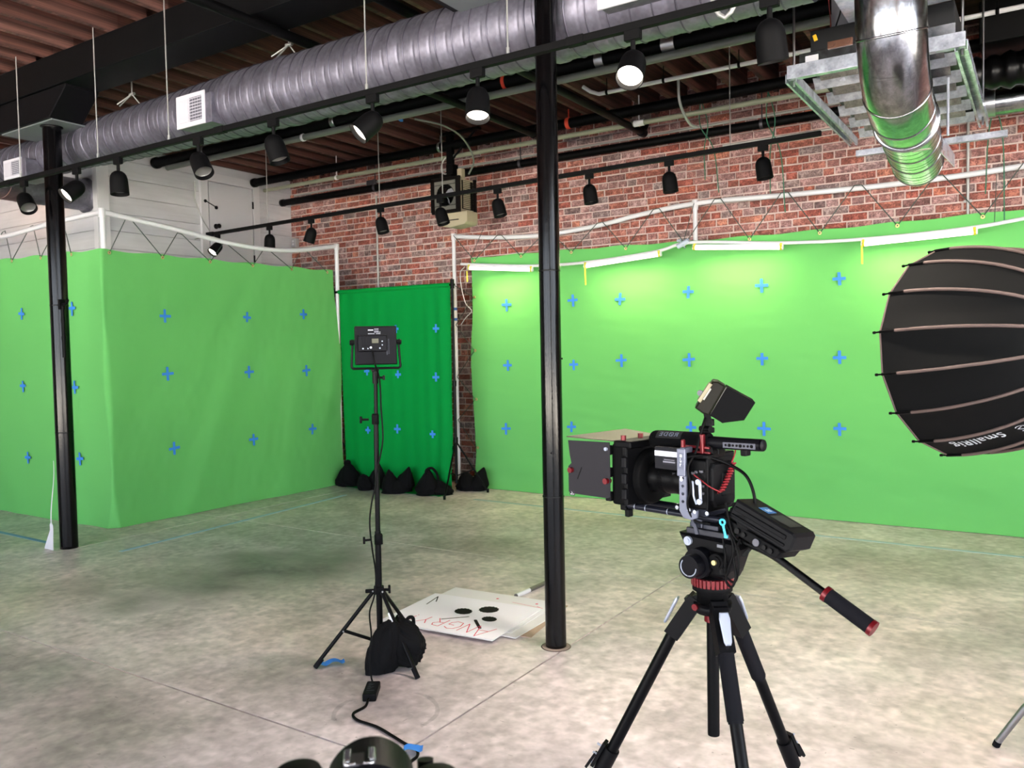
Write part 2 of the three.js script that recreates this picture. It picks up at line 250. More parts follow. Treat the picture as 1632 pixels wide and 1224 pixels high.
{ // white boarded room in the left rear corner
  const h = 4.12, left = struct('wall_left', box(0.3, h, BOXZ - WZ0 - 0.02, [BOXX - 0.175, h / 2, (BOXZ + WZ0) / 2]), mat(0x8d8b8a, 0.8));
  const corner = struct('wall_left_front', box(BOXX - WX0 - 0.1, h, 0.3, [(BOXX + WX0) / 2 - 0.05, h / 2, BOXZ - 0.175]), mat(0x8d8b8a, 0.8));
  const whites = [0xe9e9f0, 0xe3e3ea, 0xeeeef4].map(c => { const m = MT.whiteBoard.clone(); m.color.set(c); return m; });
  for (let y = 0.0, k = 0; y < 4.05; y += 0.196, k++) {
    const hh = Math.min(0.193, 4.12 - y);
    part(left, 'board', metreUV(rbox(0.03, hh, BOXZ - WZ0 - 0.01, 0.004, [BOXX - 0.014 + rr(0, 0.002), y + hh / 2, (BOXZ + WZ0) / 2 - 0.02], [0, 0, 0], 1)), whites[k % 3]);
    part(corner, 'board', metreUV(rbox(BOXX - WX0, hh, 0.03, 0.004, [(BOXX + WX0) / 2 - 0.02, y + hh / 2, BOXZ - 0.014 + rr(0, 0.002)], [0, 0, 0], 1)), whites[(k + 1) % 3]);
  }
  struct('trim_1', rbox(0.03, 4.1, 0.125, 0.004, [BOXX + 0.018, 2.05, BOXZ - 0.04]), MT.whitePaint);
  struct('trim_2', rbox(0.085, 4.1, 0.03, 0.004, [BOXX - 0.012, 2.05, BOXZ + 0.02]), MT.whitePaint);
  // small loft door high in the white wall
  const door = struct('door_1'), x = BOXX + 0.004, z0 = -6.46, z1 = -7.14, y0 = 1.9, y1 = 3.66, c = (z0 + z1) / 2;
  const pm = mat(0xcfced3, 0.4);
  part(door, 'door_panel', rbox(0.035, y1 - y0, z0 - z1 - 0.03, 0.004, [x + 0.018, (y0 + y1) / 2, c]), pm);
  for (const z of [z0 + 0.05, z1 - 0.05]) part(door, 'door_casing', rbox(0.04, y1 - y0 + 0.12, 0.1, 0.005, [x + 0.02, (y0 + y1) / 2 + 0.06, z]), MT.whitePaint);
  part(door, 'door_casing', rbox(0.042, 0.1, z0 - z1 + 0.2, 0.005, [x + 0.021, y1 + 0.062, c]), MT.whitePaint);
  for (const y of [3.46, 2.78]) part(door, 'hinge', box(0.012, 0.09, 0.018, [x + 0.042, y, z1 + 0.012]), MT.blackMatte, 'small black hinge');
  part(door, 'latch_bar', M(rod([x + 0.05, 3.42, z0 + 0.045], [x + 0.05, 3.36, z0 - 0.11], 0.006), lathe([[0, 0], [0.02, 0.002], [0.02, 0.012], [0.006, 0.016], [0, 0.016]], 14, [x + 0.035, 3.42, z0 + 0.045], [0, 0, -Math.PI / 2]), lathe([[0, 0], [0.022, 0.002], [0.022, 0.012], [0.006, 0.016], [0, 0.016]], 14, [x + 0.035, 3.36, z0 - 0.11], [0, 0, -Math.PI / 2])), MT.blackMatte, 'slim black latch bar across the door edge');
  part(door, 'door_knob', M(lathe([[0, 0], [0.032, 0], [0.032, 0.008], [0.012, 0.016], [0.012, 0.04], [0.027, 0.05], [0.029, 0.066], [0.02, 0.078], [0, 0.08]], 18, [x + 0.036, 3.13, z0 - 0.1], [0, 0, -Math.PI / 2])), MT.blackMatte, 'round black knob');
}
// the rest of the building, out of the picture: far walls and an open shopfront that lets the daylight in
const PAVE = new THREE.MeshStandardMaterial({ color: 0xd8d4cc, roughness: 0.9 });
const plaster = new THREE.MeshStandardMaterial({ color: 0xc9c2b8, roughness: 0.9, map: rep(limeTex, 0.5, 0.5) });
struct('wall_far_left', metreUV(box(0.3, 4.3, WZ1 - BOXZ + 0.3, [WX0 - 0.15, 2.1, (WZ1 + BOXZ) / 2])), plaster);
{ // unseen side wall; its open bays are added to let in side light
  const g = [box(0.3, 0.45, 13.7, [WX1 + 0.15, 4.02, -1.1]), box(0.3, 0.25, 13.7, [WX1 + 0.15, 0.08, -1.1]), box(0.3, 4.2, 3.6, [WX1 + 0.15, 2.05, -6.05])];
  for (const z of [0.6, 4.9]) g.push(box(0.3, 3.4, 0.6, [WX1 + 0.15, 2, z]));
  struct('wall_right', M(g.map(q => metreUV(q))), plaster);
}
{
  const g = [box(WX1 - WX0, 0.86, 0.3, [(WX0 + WX1) / 2, 3.72, WZ1 + 0.15])];
  g.push(box(5.4, 3.3, 0.3, [WX0 + 2.7, 1.65, WZ1 + 0.15]));  // unseen left bay kept solid to cut the daylight on the left screen
  for (const x of [-5.6, -0.9, 3.6]) g.push(box(0.45, 3.3, 0.3, [x, 1.65, WZ1 + 0.15]));
  g.push(box(WX1 - 3.6, 3.3, 0.3, [(WX1 + 3.6) / 2, 1.65, WZ1 + 0.15]));
  struct('wall_front', M(g.map(q => metreUV(q))), plaster);
  struct('pavement', metreUV(box(60, 0.2, 30, [-4, -0.14, WZ1 + 15.32])), PAVE);
  struct('pavement', metreUV(box(24, 0.2, 24, [WX1 + 12.32, -0.14, -6.4])), PAVE);
}
// ---------------------------------------------------------------- steel: beam on the column line, columns
{
  const t = thing('steel_beam', 'long black painted beam carrying the ceiling joists above the two columns', 'beam', [-4.5, 3.64, -3.62]);
  part(t, 'beam_body', rbox(20.4, 0.235, 0.3, 0.006, [-0.25, 0.1175, 0]), mat(0x0b0c0e, 0.45));
  for (const [cx, lab] of [[-6.71, 0], [-2.136, 0], [2.44, 0], [-11.28, 0]]) {
    const x = cx + 4.5;
    part(t, 'corbel', ext([[-0.85, 0], [0.45, 0], [0.45, -0.02], [0.21, -0.215], [-0.63, -0.215], [-0.85, -0.02]], 0.27, 0.006, [x, 0, -0.005]), mat(0x0d0d10, 0.5));
    part(t, 'cap_plate', rbox(0.78, 0.012, 0.33, 0.002, [x - 0.19, -0.2225, -0.06]), mat(0x6c7375, 0.5, 0.4), 'pale grey steel cap plate');
  }
}
function column(name, label, x, z, r, ridge) {
  const t = thing(name, label, 'column', [x, 0, z]);
  const prof = [[r * 1.0, 0], [r, 0.02], [r, 3.40], [r + 0.015, 3.405], [r + 0.015, 3.411]];
  part(t, 'shaft', lathe([[0, 0], ...prof, [0, 3.411]], 48), MT.blackGloss);
  for (const y of ridge) part(t, 'seam_band', lathe([[r, -0.004], [r + 0.0025, -0.003], [r + 0.0025, 0.003], [r, 0.004]], 40, [0, y, 0]), MT.blackGloss);
  return t;
}
{
  const a = column('support_column', 'glossy black round column standing beside the pile of white poster boards', -2.136, -3.66, 0.054, [0.79, 1.95]);
  part(a, 'base_grout', lathe([[0, 0], [0.078, 0], [0.07, 0.003], [0.056, 0.005], [0, 0.005]], 36), mat(0x8c7c70, 0.8), 'ring of patched grout at the foot');
  for (const [ang, y] of [[0.4, 2.2], [0.4, 1.02], [2.2, 1.5]]) part(a, 'bolt_head', rod([Math.sin(ang) * 0.053, y, Math.cos(ang) * 0.053], [Math.sin(ang) * 0.06, y, Math.cos(ang) * 0.06], 0.005, 6), MT.blackSteel);
  const b = column('support_column', 'glossy black round column in front of the corner of the left green screen', -6.712, -3.62, 0.068, [0.95, 1.98]);
  part(b, 'cord_cleat', M(bend([[0.062, 1.985, 0.02], [0.145, 1.985, 0.02], [0.165, 2.02, 0.02]], 0.012, 0.02), rbox(0.02, 0.08, 0.05, 0.004, [0.072, 1.985, 0.02])), MT.blackSteel, 'black hook fixed to the side');
  part(b, 'side_conduit', M(rod([0.078, 1.56, 0.015], [0.078, 1.97, 0.015], 0.012), rod([0.078, 1.70, 0.015], [0.078, 1.73, 0.015], 0.016), rod([0.078, 1.84, 0.015], [0.078, 1.87, 0.015], 0.016)), MT.blackSteel, 'short black pipe along the side below the hook');
}
// ---------------------------------------------------------------- green screens
function sheet(nu, nv, fn) {   // cloth as a two-sided skin a few millimetres thick, hung by fn(u, v) -> point
  const P = [], I = [], U = []; const p = [];
  for (let j = 0; j <= nv; j++) for (let i = 0; i <= nu; i++) { const q = fn(i / nu, j / nv); p.push(q); P.push(q.x, q.y, q.z); U.push(q.uu, q.y); }
  for (let j = 0; j < nv; j++) for (let i = 0; i < nu; i++) { const a = j * (nu + 1) + i, b = a + 1, c = a + nu + 1, d = c + 1; I.push(a, b, d, a, d, c); }
  const g = new THREE.BufferGeometry(); g.setAttribute('position', new THREE.Float32BufferAttribute(P, 3)); g.setAttribute('uv', new THREE.Float32BufferAttribute(U, 2)); g.setIndex(I); g.computeVertexNormals(); return g;
}
const N2 = (x, y, s) => vnoise(x + 100, y + 100, 4096, 4096, s) - 0.5;
function taped(parent, spots, toWorld, size = 0.115) {   // crosses of blue tape pressed on the cloth: two strips each
  for (const [a, y, rot = 0] of spots) {
    const { p, n } = toWorld(a, y), s = size * rr(0.88, 1.1), w = 0.026, r = rot + rr(-0.06, 0.06);
    const g = M(rbox(w, s * 1.05, 0.0012, 0.0004, [rr(-0.004, 0.004), 0, 0.0012], [0, 0, rr(-0.05, 0.05)], 1), rbox(s, w, 0.0012, 0.0004, [0, rr(-0.004, 0.008), 0.0024], [0, 0, rr(-0.05, 0.05)], 1));
    const o = part(parent, 'tape_cross', g, MT.tape); o.position.copy(p).sub(parent.position); o.quaternion.setFromUnitVectors(V(0, 0, 1), n); o.rotateZ(r);
  }
}
function grommets(parent, pts, n) {
  for (const p of pts) { const o = part(parent, 'grommet', lathe([[0.006, 0.0015], [0.009, 0.003], [0.014, 0.003], [0.017, 0], [0.014, -0.001], [0.006, -0.001], [0.006, 0.0015]], 16), MT.brass); o.position.copy(toV(p)).sub(parent.position); o.quaternion.setFromUnitVectors(V(0, 1, 0), n); }
}
// --- left screen: one cloth folded round a corner; the corner leans a little
const LC = V(-7.085, 0, -4.235), lean = y => -0.055 * (y / 2.5);
const sideFn = (z, y) => {   // face that looks east, z from -4.235 to -7.1
  const t = (LC.z - z) / 2.87;
  let d = 0.02 * N2(z * 1.6 + y * 0.5, y * 0.35, 5) + 0.022 * N2(z * 4.2 + y * 1.9, y * 0.7 - z * 0.5, 6) + 0.004 * N2(z * 14 + y * 3, y * 9, 7) + 0.03 * Math.max(0, t - 0.55) * N2(z * 7 + y * 1.4, y * 1.2, 9);
  d += 0.02 * N2(z * 0.9 - y * 0.8, y * 0.6, 12) + 0.045 * Math.max(0, t - 0.75) * Math.exp(-Math.pow((y - 0.9 - (1 - t) * 1.6) / 0.12, 2)) ;
  d -= 0.05 * Math.exp(-y / 0.14);                              // the hem kicks out on the floor
  return V(LC.x + lean(y) - d + t * 0.06, y, z);
};
const frontFn = (x, y) => {
  const t = (LC.x - x) / 3.4, d = 0.024 * N2(x * 1.5 - y * 0.6, y * 0.4, 15) + 0.022 * N2(x * 3.8 + y * 1.6, y * 0.7, 16) - 0.05 * Math.exp(-y / 0.14);
  return V(x + lean(y), y, LC.z + 0.02 * t - d * 1.0);
};
const topL = a => 2.535 + 0.045 * Math.max(0, -a) / 2;   // a<0: front face, metres from the corner; a>0 side face
{
  const t = thing('green_screen', 'bright green cloth screen folded round a corner, laced to the white pipe frame at left', 'green screen', [LC.x, 0, LC.z]);
  const A = -3.4, B = 2.87;
  const g = sheet(520, 110, (u, v) => {
    const s = A + (B - A) * u, top = topL(s) - 0.018 * (0.5 - 0.5 * Math.cos(s * Math.PI * 2 / 0.56)) + (s > 0 ? 0.0 : 0), y = 0.004 + (top - 0.004) * v;
    const R = 0.035; let q;
    if (s > R) q = sideFn(LC.z - s, y); else if (s < -R) q = frontFn(LC.x + s, y);
    else { const k = (s + R) / (2 * R), a = frontFn(LC.x - R, y), b = sideFn(LC.z - R, y), c = V(LC.x + lean(y), y, LC.z); q = a.multiplyScalar((1 - k) * (1 - k)).addScaledVector(c, 2 * k * (1 - k)).addScaledVector(b, k * k); q.y = y; }
    if (s > 2.4) { const e = (s - 2.4) / 0.47; q.z += 0.05 * e * e * Math.sin(y * 3.1 + 0.4) * (y / 2.5); }
    q.sub(t.position); q.uu = s; return q;
  });
  part(t, 'cloth', g, MT.green);
  taped(t, [[-4.84, 1.94], [-5.79, 1.95], [-6.57, 2.0], [-4.84, 1.385], [-5.79, 1.37], [-6.57, 1.36], [-4.88, 0.66], [-5.81, 0.65], [-6.62, 0.69]], (z, y) => ({ p: sideFn(z, y).add(V(0.012, 0, 0)), n: V(1, 0, 0) }));
  taped(t, [[-8.53, 2.0], [-8.54, 1.28], [-8.51, 0.57], [-7.6, 2.01], [-7.61, 1.28], [-7.57, 0.61]], (x, y) => ({ p: frontFn(x - lean(y), y).add(V(0, 0, 0.012)), n: V(0, 0, 1) }));
  const gs = []; for (let k = 0; k < 6; k++) gs.push(sideFn(LC.z - 0.08 - k * 0.53, 2.5).add(V(0.012, 0, 0)).setY(topL(1) - 0.035)); grommets(t, gs, V(1, 0, 0));
  const gf = []; for (let k = 0; k < 5; k++) gf.push(frontFn(LC.x - 0.42 - k * 0.56, 2.52).add(V(0, 0, 0.012)).setY(topL(-0.4 - k * 0.56) - 0.035)); grommets(t, gf, V(0, 0, 1));
  // its frame of white pipe
  const f = thing('pipe_frame', 'white plastic pipe frame behind the green screen folded round a corner', 'frame', [-7.18, 0, -4.33]);
  const W = (x, y, z) => [x + 7.18, y, z + 4.33];
  part(f, 'post', M(rod(W(-7.16, 0, -4.32), W(-7.19, 2.872, -4.3), 0.024), rod(W(-7.19, 2.82, -4.3), W(-7.19, 2.905, -4.3), 0.031)), MT.pvc);
  part(f, 'post', M(rod(W(-7.1, 0, -7.12), W(-7.07, 2.82, -7.12), 0.024), rod(W(-7.07, 2.78, -7.12), W(-7.07, 2.845, -7.12), 0.031)), MT.pvc);
  part(f, 'rail', tube([W(-7.19, 2.872, -4.3), W(-7.15, 2.80, -4.95), W(-7.12, 2.71, -5.7), W(-7.1, 2.70, -6.35), W(-7.07, 2.82, -7.12)], 0.024, 60, 12), MT.pvc);
  part(f, 'rail', tube([W(-7.19, 2.872, -4.3), W(-7.9, 2.85, -4.27), W(-8.83, 2.79, -4.23), W(-9.6, 2.80, -4.22), W(-10.5, 2.86, -4.22)], 0.024, 60, 12), MT.pvc);
  part(f, 'post', rod(W(-10.5, 0, -4.25), W(-10.5, 2.86, -4.22), 0.024), MT.pvc);
  // lacing: grommet, up and over the rail, down to the next
  const side = [], railY = z => { const k = (-4.3 - z) / 2.82; return 2.872 - 0.19 * Math.sin(Math.min(1, k) * Math.PI * 0.86); };
  gs.forEach((q, i) => { side.push([q.x, q.y, q.z]); if (i < gs.length - 1) { const z = q.z - 0.23; side.push([q.x - 0.085, railY(z) + 0.022, z], [q.x - 0.085, railY(z - 0.05) + 0.022, z - 0.05]); } });
  const segs = a => a.slice(1).map((q, i) => rod(a[i], q, 0.0042, 6));
  one('lacing_cord', 'thin cord zigzagging above the inward side of the left green screen, right of its corner', 'cord', segs(side), MT.string);
  const fr = []; gf.forEach((q, i) => { fr.push([q.x, q.y, q.z]); const x = q.x - 0.26; if (i < gf.length - 1) { fr.push([x, 2.865, q.z - 0.075], [x - 0.05, 2.86, q.z - 0.075]); } });
  one('lacing_cord', 'thin cord zigzagging above the left green screen on the side beyond its corner', 'cord', segs(fr), MT.string);
}
// --- right screen
const RX0 = -5.45, RX1 = 1.35, ZR = -7.575;
const rightFn = (x, y) => {
  let d = 0.02 * N2(x * 1.1, y * 0.5 + x * 0.1, 25) + 0.011 * N2(x * 2.2 + y, y * 2.6, 26) + 0.005 * N2(x * 4, y * 16 + x * 2, 24) + 0.03 * Math.max(0, 1 - y / 0.9) * N2(x * 2.2, y * 7 + x * 1.2, 27) + 0.03 * Math.max(0, 1 - y / 0.5) * N2(x * 1.4 - y, y * 3 + x, 29);
  d += 0.01 * Math.exp(-Math.pow((y - 2.5) / 0.1, 2)) * N2(x * 9, y * 10, 28);
  d -= 0.06 * Math.exp(-y / 0.1);
  return V(x, y, ZR - d);
};
{
  const t = thing('green_screen', 'wide bright green cloth screen hung flat along the brick wall under the glowing tubes', 'green screen', [-2, 0, ZR]);
  const top = x => 2.575 + 0.02 * Math.sin(x * 0.9) - 0.012 * (0.5 - 0.5 * Math.cos((x + 5.45) * Math.PI * 2 / 0.62));
  part(t, 'cloth', sheet(560, 110, (u, v) => { const x = RX0 + (RX1 - RX0) * u + (u === 0 ? 0.02 * Math.sin(v * 9) : 0), y = 0.004 + (top(x) - 0.004) * v, q = rightFn(x, y).sub(t.position); q.uu = x; return q; }), MT.green);
  const xs = [-4.965, -4.14, -3.6, -2.885, -2.18, -1.51];
  const L = [[xs[0], 2.04], [xs[1], 2.05], [xs[2], 2.04], [xs[3], 2.07], [xs[4], 2.09], [xs[5], 2.11], [xs[0], 1.38], [xs[1], 1.38], [xs[2], 1.42], [xs[3], 1.42], [xs[4], 1.42], [xs[5], 1.43], [-5.0, 0.68], [-4.18, 0.73], [-2.87, 0.77], [-2.17, 0.78], [xs[5], 0.8]];
  taped(t, L, (x, y) => ({ p: rightFn(x, y).add(V(0, 0, 0.011)), n: V(0, 0, 1) }));
  const gs = []; for (let x = RX0 + 0.06; x < RX1; x += 0.62) gs.push(rightFn(x, 2.53).add(V(0, 0, 0.012)).setY(top(x) - 0.035)); grommets(t, gs, V(0, 0, 1));
  for (const y of [2.15, 1.55, 1.0, 0.45]) grommets(t, [rightFn(RX0 + 0.05, y).add(V(0, 0, 0.012))], V(0, 0, 1));
  const f = thing('pipe_frame', 'white plastic pipe frame on the brick wall behind the wide green screen', 'frame', [-2.84, 0, -7.66]);
  const W = (x, y, z = -7.66) => [x + 2.84, y, z + 7.66];
  const railAt = [[-5.74, 2.87], [-5.1, 2.80], [-4.55, 2.775], [-3.9, 2.81], [-3.4, 2.875], [-2.85, 2.92], [-2.0, 2.90], [-1.2, 2.885], [-0.5, 2.895], [0.3, 2.93], [1.4, 2.9]];
  part(f, 'rail', tube(railAt.map(q => W(q[0], q[1])), 0.024, 120, 12), MT.pvc);
  part(f, 'post', M(rod(W(-5.74, 0.02), W(-5.74, 2.87), 0.022), rod(W(-5.74, 2.83), W(-5.74, 2.9), 0.03)), MT.pvc);
  for (const y of [2.02, 1.9]) part(f, 'tape_band', lathe([[0.0228, 0], [0.0234, 0.002], [0.0234, 0.028], [0.0228, 0.03]], 18, W(-5.74, y)), mat(0x2b5da8, 0.6), 'band of blue tape');
  for (const x of [-2.84, 1.4]) part(f, 'post', M(rod(W(x, 0.02), W(x, 2.9), 0.022), rod(W(x, 2.86), W(x, 2.95), 0.029)), MT.pvc);
  const railY = x => { for (let i = 1; i < railAt.length; i++) if (x <= railAt[i][0]) { const a = railAt[i - 1], b = railAt[i]; return a[1] + (b[1] - a[1]) * (x - a[0]) / (b[0] - a[0]); } return 2.9; };
  const c = [[-5.74, 2.89, -7.64]]; gs.forEach((q, i) => { c.push([q.x, q.y, q.z]); if (i < gs.length - 1) { const x = q.x + 0.27; c.push([x, railY(x) + 0.02, -7.635], [x + 0.06, railY(x + 0.06) + 0.02, -7.635]); } });
  one('lacing_cord', 'thin dark cord zigzagging along the top of the wide green screen', 'cord', c.slice(1).map((q, i) => rod(c[i], q, 0.0042, 6)), MT.string);
  const s = [[-5.72, 2.3, -7.64], [RX0 + 0.04, 2.15, -7.56], [-5.72, 1.85, -7.64], [RX0 + 0.04, 1.55, -7.56], [-5.72, 1.25, -7.64], [RX0 + 0.04, 1.0, -7.56], [-5.72, 0.75, -7.64], [RX0 + 0.04, 0.45, -7.56]];
  one('lacing_cord', 'thin dark cord zigzagging across the strip of bare brick beside the darker green cloth', 'cord', s.slice(1).map((q, i) => rod(s[i], q, 0.004, 6)), MT.string);
}
// --- dark green backdrop between the two, on its own stand
const DX0 = -7.03, DX1 = -5.385, ZD = -7.1;
const darkFn = (x, y) => {
  const t = (x - DX0) / (DX1 - DX0), edge = Math.max(0, (t - 0.72) / 0.28);
  const pull = 0.05 * edge * (1 - y / 2.4);                       // gathers swing in towards the lower right
  let d = 0.011 * Math.sin((x + pull * (2.2 - y)) * 34 + 3 * N2(x * 3, y * 0.5, 34)) * (0.25 + 0.75 * edge + 0.3 * Math.max(0, 0.16 - t) / 0.16);
  d += 0.02 * N2(x * 3.2, y * 0.6, 35) + 0.008 * N2(x * 10, y * 0.8, 36);
  d += 0.02 * Math.sin((y - 0.5 * t) * 7 + x * 4) * Math.max(0, edge - 0.1) * Math.max(0, 1 - y / 1.3);
  return V(x, y, ZD + d);
};
{
  const t = thing('backdrop_cloth', 'darker green cloth hanging in folds from a black crossbar before the brick', 'backdrop', [-6.2, 0, ZD]);
  part(t, 'cloth', sheet(240, 130, (u, v) => {
    const len = -0.22 + (2.27 + 0.22) * v, x = DX0 + (DX1 - DX0) * u + 0.03 * (1 - v) * (0.5 - u); let q;
    if (len > 0.03) q = darkFn(x + 0.0 * u, len); else { const k = 0.03 - len; q = darkFn(x, 0.03); q.z += k * 0.95 + 0.02 * N2(x * 8, k * 4, 38); q.y = 0.008 + 0.02 * Math.max(0, N2(x * 6, k * 9, 39)) + 0.02 * Math.exp(-k / 0.02); }
    q.x += 0.05 * (1 - v) * (1 - v) * (1 - u); q.sub(t.position); q.uu = x; return q;
  }), MT.darkGreen);
  part(t, 'sleeve', rod([DX0 + 6.2, 2.272, 0.004], [DX1 + 6.2, 2.262, 0.004], 0.024, 16), MT.darkGreen);
  taped(t, [[-6.16, 1.81], [-5.58, 1.8], [-6.61, 1.33], [-6.14, 1.3], [-5.6, 1.27], [-6.62, 0.65], [-6.17, 0.68], [-5.66, 0.64]], (x, y) => ({ p: darkFn(x, y).add(V(0, 0, 0.008)), n: V(0, 0, 1) }), 0.09);
  const s = thing('backdrop_stand', 'black backdrop stand holding the crossbar of the darker green cloth', 'stand', [-6.2, 0, -7.14]);
  part(s, 'crossbar', rod([-0.95, 2.274, 0.044], [0.88, 2.262, 0.044], 0.013), MT.blackSatin);
  for (const x of [-0.92, 0.85]) {
    part(s, 'pole', M(rod([x, 0.12, 0.044], [x, 1.2, 0.044], 0.016), rod([x, 1.2, 0.044], [x, 2.3, 0.044], 0.012), rod([x, 2.22, 0.044], [x, 2.32, 0.044], 0.022)), MT.blackSatin);
    for (const a of [0.25, 2.35, 4.45]) part(s, 'leg', M(rod([x, 0.58, 0.044], [x + Math.sin(a) * 0.34, 0.012, 0.044 + Math.cos(a) * 0.34], 0.0095), rod([x, 0.2, 0.044], [x + Math.sin(a) * 0.19, 0.26, 0.044 + Math.cos(a) * 0.19], 0.006), lathe([[0, -0.012], [0.014, -0.012], [0.014, 0.03], [0, 0.03]], 10, [x + Math.sin(a) * 0.34, 0.012, 0.044 + Math.cos(a) * 0.34])), MT.blackSatin);
    part(s, 'collar', rod([x, 0.56, 0.044], [x, 0.62, 0.044], 0.026), MT.blackSatin); part(s, 'collar', rod([x, 1.17, 0.044], [x, 1.23, 0.044], 0.022), MT.blackSatin);
  }
}
// --- LED tubes on a sagging pipe in front of the wide screen
{
  const at = [[-5.4, 2.49], [-4.47, 2.405], [-3.85, 2.395], [-3.05, 2.45], [-2.84, 2.495], [-1.92, 2.42], [-1.28, 2.395], [-0.46, 2.415], [-0.1, 2.455]], z = -7.33;
  const t = thing('tube_crossbar', 'sagging white plastic pipe carrying the glowing tubes before the wide green screen', 'pipe', [-2.84, 2.49, z]);
  part(t, 'pipe', tube(at.map(q => [q[0] + 2.84, q[1] - 2.49 + 0.012, 0]), 0.015, 90, 10), MT.pvc);
  part(t, 'joint_tie', M(rod([-0.05, -0.01, 0.004], [0.06, 0.04, 0.004], 0.024, 10), rod([-0.03, 0.05, 0.02], [0.03, -0.03, 0.02], 0.006, 6), rod([-0.06, 0.045, -0.01], [-0.02, 0.05, -0.01], 0.012, 6)), mat(0xaab4c4, 0.5), 'pale clamp tied with cord at the joint');
  for (const [x, y] of [[-2.47, 0.0], [0, 0.02], [2.5, -0.045]]) part(t, 'hanger', rod([x, y, -0.005], [x, y + 0.42, -0.31], 0.003, 6), MT.string);
  const tubes = [[[-5.3, 2.462], [-4.47, 2.385], 'leftmost glowing white tube light taped to the sagging pipe, left of the near column'], [[-3.87, 2.378], [-3.05, 2.434], 'glowing white tube light taped to the sagging pipe, first one right of the near column'], [[-2.74, 2.468], [-1.92, 2.402], 'glowing white tube light in the middle of the sagging pipe, right of its tied joint'], [[-1.29, 2.375], [-0.45, 2.4], 'rightmost glowing white tube light on the sagging pipe, above the large black softbox']];
  for (const [a, b, lab] of tubes) {
    const c = [(a[0] + b[0]) / 2, (a[1] + b[1]) / 2 - 0.012, z + 0.012], o = thing('tube_light', lab, 'tube light', c, { group: 'tube lights over the wide green screen' });
    const A = [a[0] - c[0], a[1] - c[1] - 0.012, 0], B = [b[0] - c[0], b[1] - c[1] - 0.012, 0], k = f => [A[0] + (B[0] - A[0]) * f, A[1] + (B[1] - A[1]) * f, 0];
    part(o, 'glowing_tube', rod(k(0.03), k(0.97), 0.0165, 16), MT.tubeGlow);
    part(o, 'housing', flatbar(k(0.0), k(1.0), 0.024, 0.022).translate(0, 0.018, -0.002), MT.pvc, 'white rail above the tube');
    for (const f of [0, 0.97]) part(o, 'end_cap', rod(k(f), k(f + 0.03), 0.0175, 16), MT.pvc);
    for (const f of [0.01, 0.965]) part(o, 'tape_wrap', M(rod(k(f), k(f + 0.022), 0.021, 12), flatbar(k(f), k(f + 0.022), 0.05, 0.032).translate(0, 0.014, -0.002)), MT.yellowTape, 'wrap of yellow tape');
    const l = new THREE.RectAreaLight(0xffdfae, TUBE_LIGHT, 0.78, 0.04); l.position.set(0, -0.034, 0.0); l.lookAt(V(c[0], c[1] - 1, c[2] - 0.03)); o.add(l); l.lookAt(V(c[0], c[1] - 1, c[2] - 0.03));
  }
  for (const [x, y, l, lab] of [[-5.31, 2.45, 0.12, 'leftmost'], [-3.86, 2.39, 0.18, 'middle'], [-1.29, 2.38, 0.15, 'rightmost']])
    one('tape_tail', `${lab} loose tail of yellow tape dangling under the glowing tubes`, 'tape', rbox(0.014, l, 0.002, 0.0006, [x + 0.01, y - 0.03 - l / 2, -7.30], [0, 0.4, 0.02], 1), MT.yellowTape);
  one('power_lead', 'white cable looping down the brick beside the leftmost glowing tube', 'cable', tube([[-5.36, 2.47, -7.34], [-5.5, 2.42, -7.45], [-5.56, 2.25, -7.55], [-5.54, 2.08, -7.6], [-5.48, 2.0, -7.62], [-5.56, 1.93, -7.62], [-5.64, 1.85, -7.63]], 0.005, 60, 6), MT.pvc);
}
// ---------------------------------------------------------------- overhead: ducts
function ductShell(x0, x1, rad, pitch, seg = 56) {      // spiral-wound duct along x with a raised lock seam; rad(x) may taper
  const n = Math.round((x1 - x0) / pitch * 14), P = [], I = [], U = [];
  const off = [0, 0.0045, 0.006, 0.0045, 0, -0.0012]; 
  for (let i = 0; i <= n; i++) for (let j = 0; j <= seg; j++) {
    const a = j / seg * Math.PI * 2, x = x0 + (x1 - x0) * i / n; let ph = x / pitch - j / seg; ph -= Math.floor(ph); const k = ph * 14, w = k < 2 ? -0.003 * Math.sin(k / 2 * Math.PI) : 0;
    const r = rad(x) + w; P.push(x, Math.sin(a) * r, Math.cos(a) * r); U.push(x, a * 0.2);
  }
  for (let i = 0; i < n; i++) for (let j = 0; j < seg; j++) { const a = i * (seg + 1) + j, b = a + seg + 1; I.push(a, b, b + 1, a, b + 1, a + 1); }
  const g = new THREE.BufferGeometry(); g.setAttribute('position', new THREE.Float32BufferAttribute(P, 3)); g.setAttribute('uv', new THREE.Float32BufferAttribute(U, 2)); g.setIndex(I); g.computeVertexNormals(); g.userData.laid = true; return g;
}
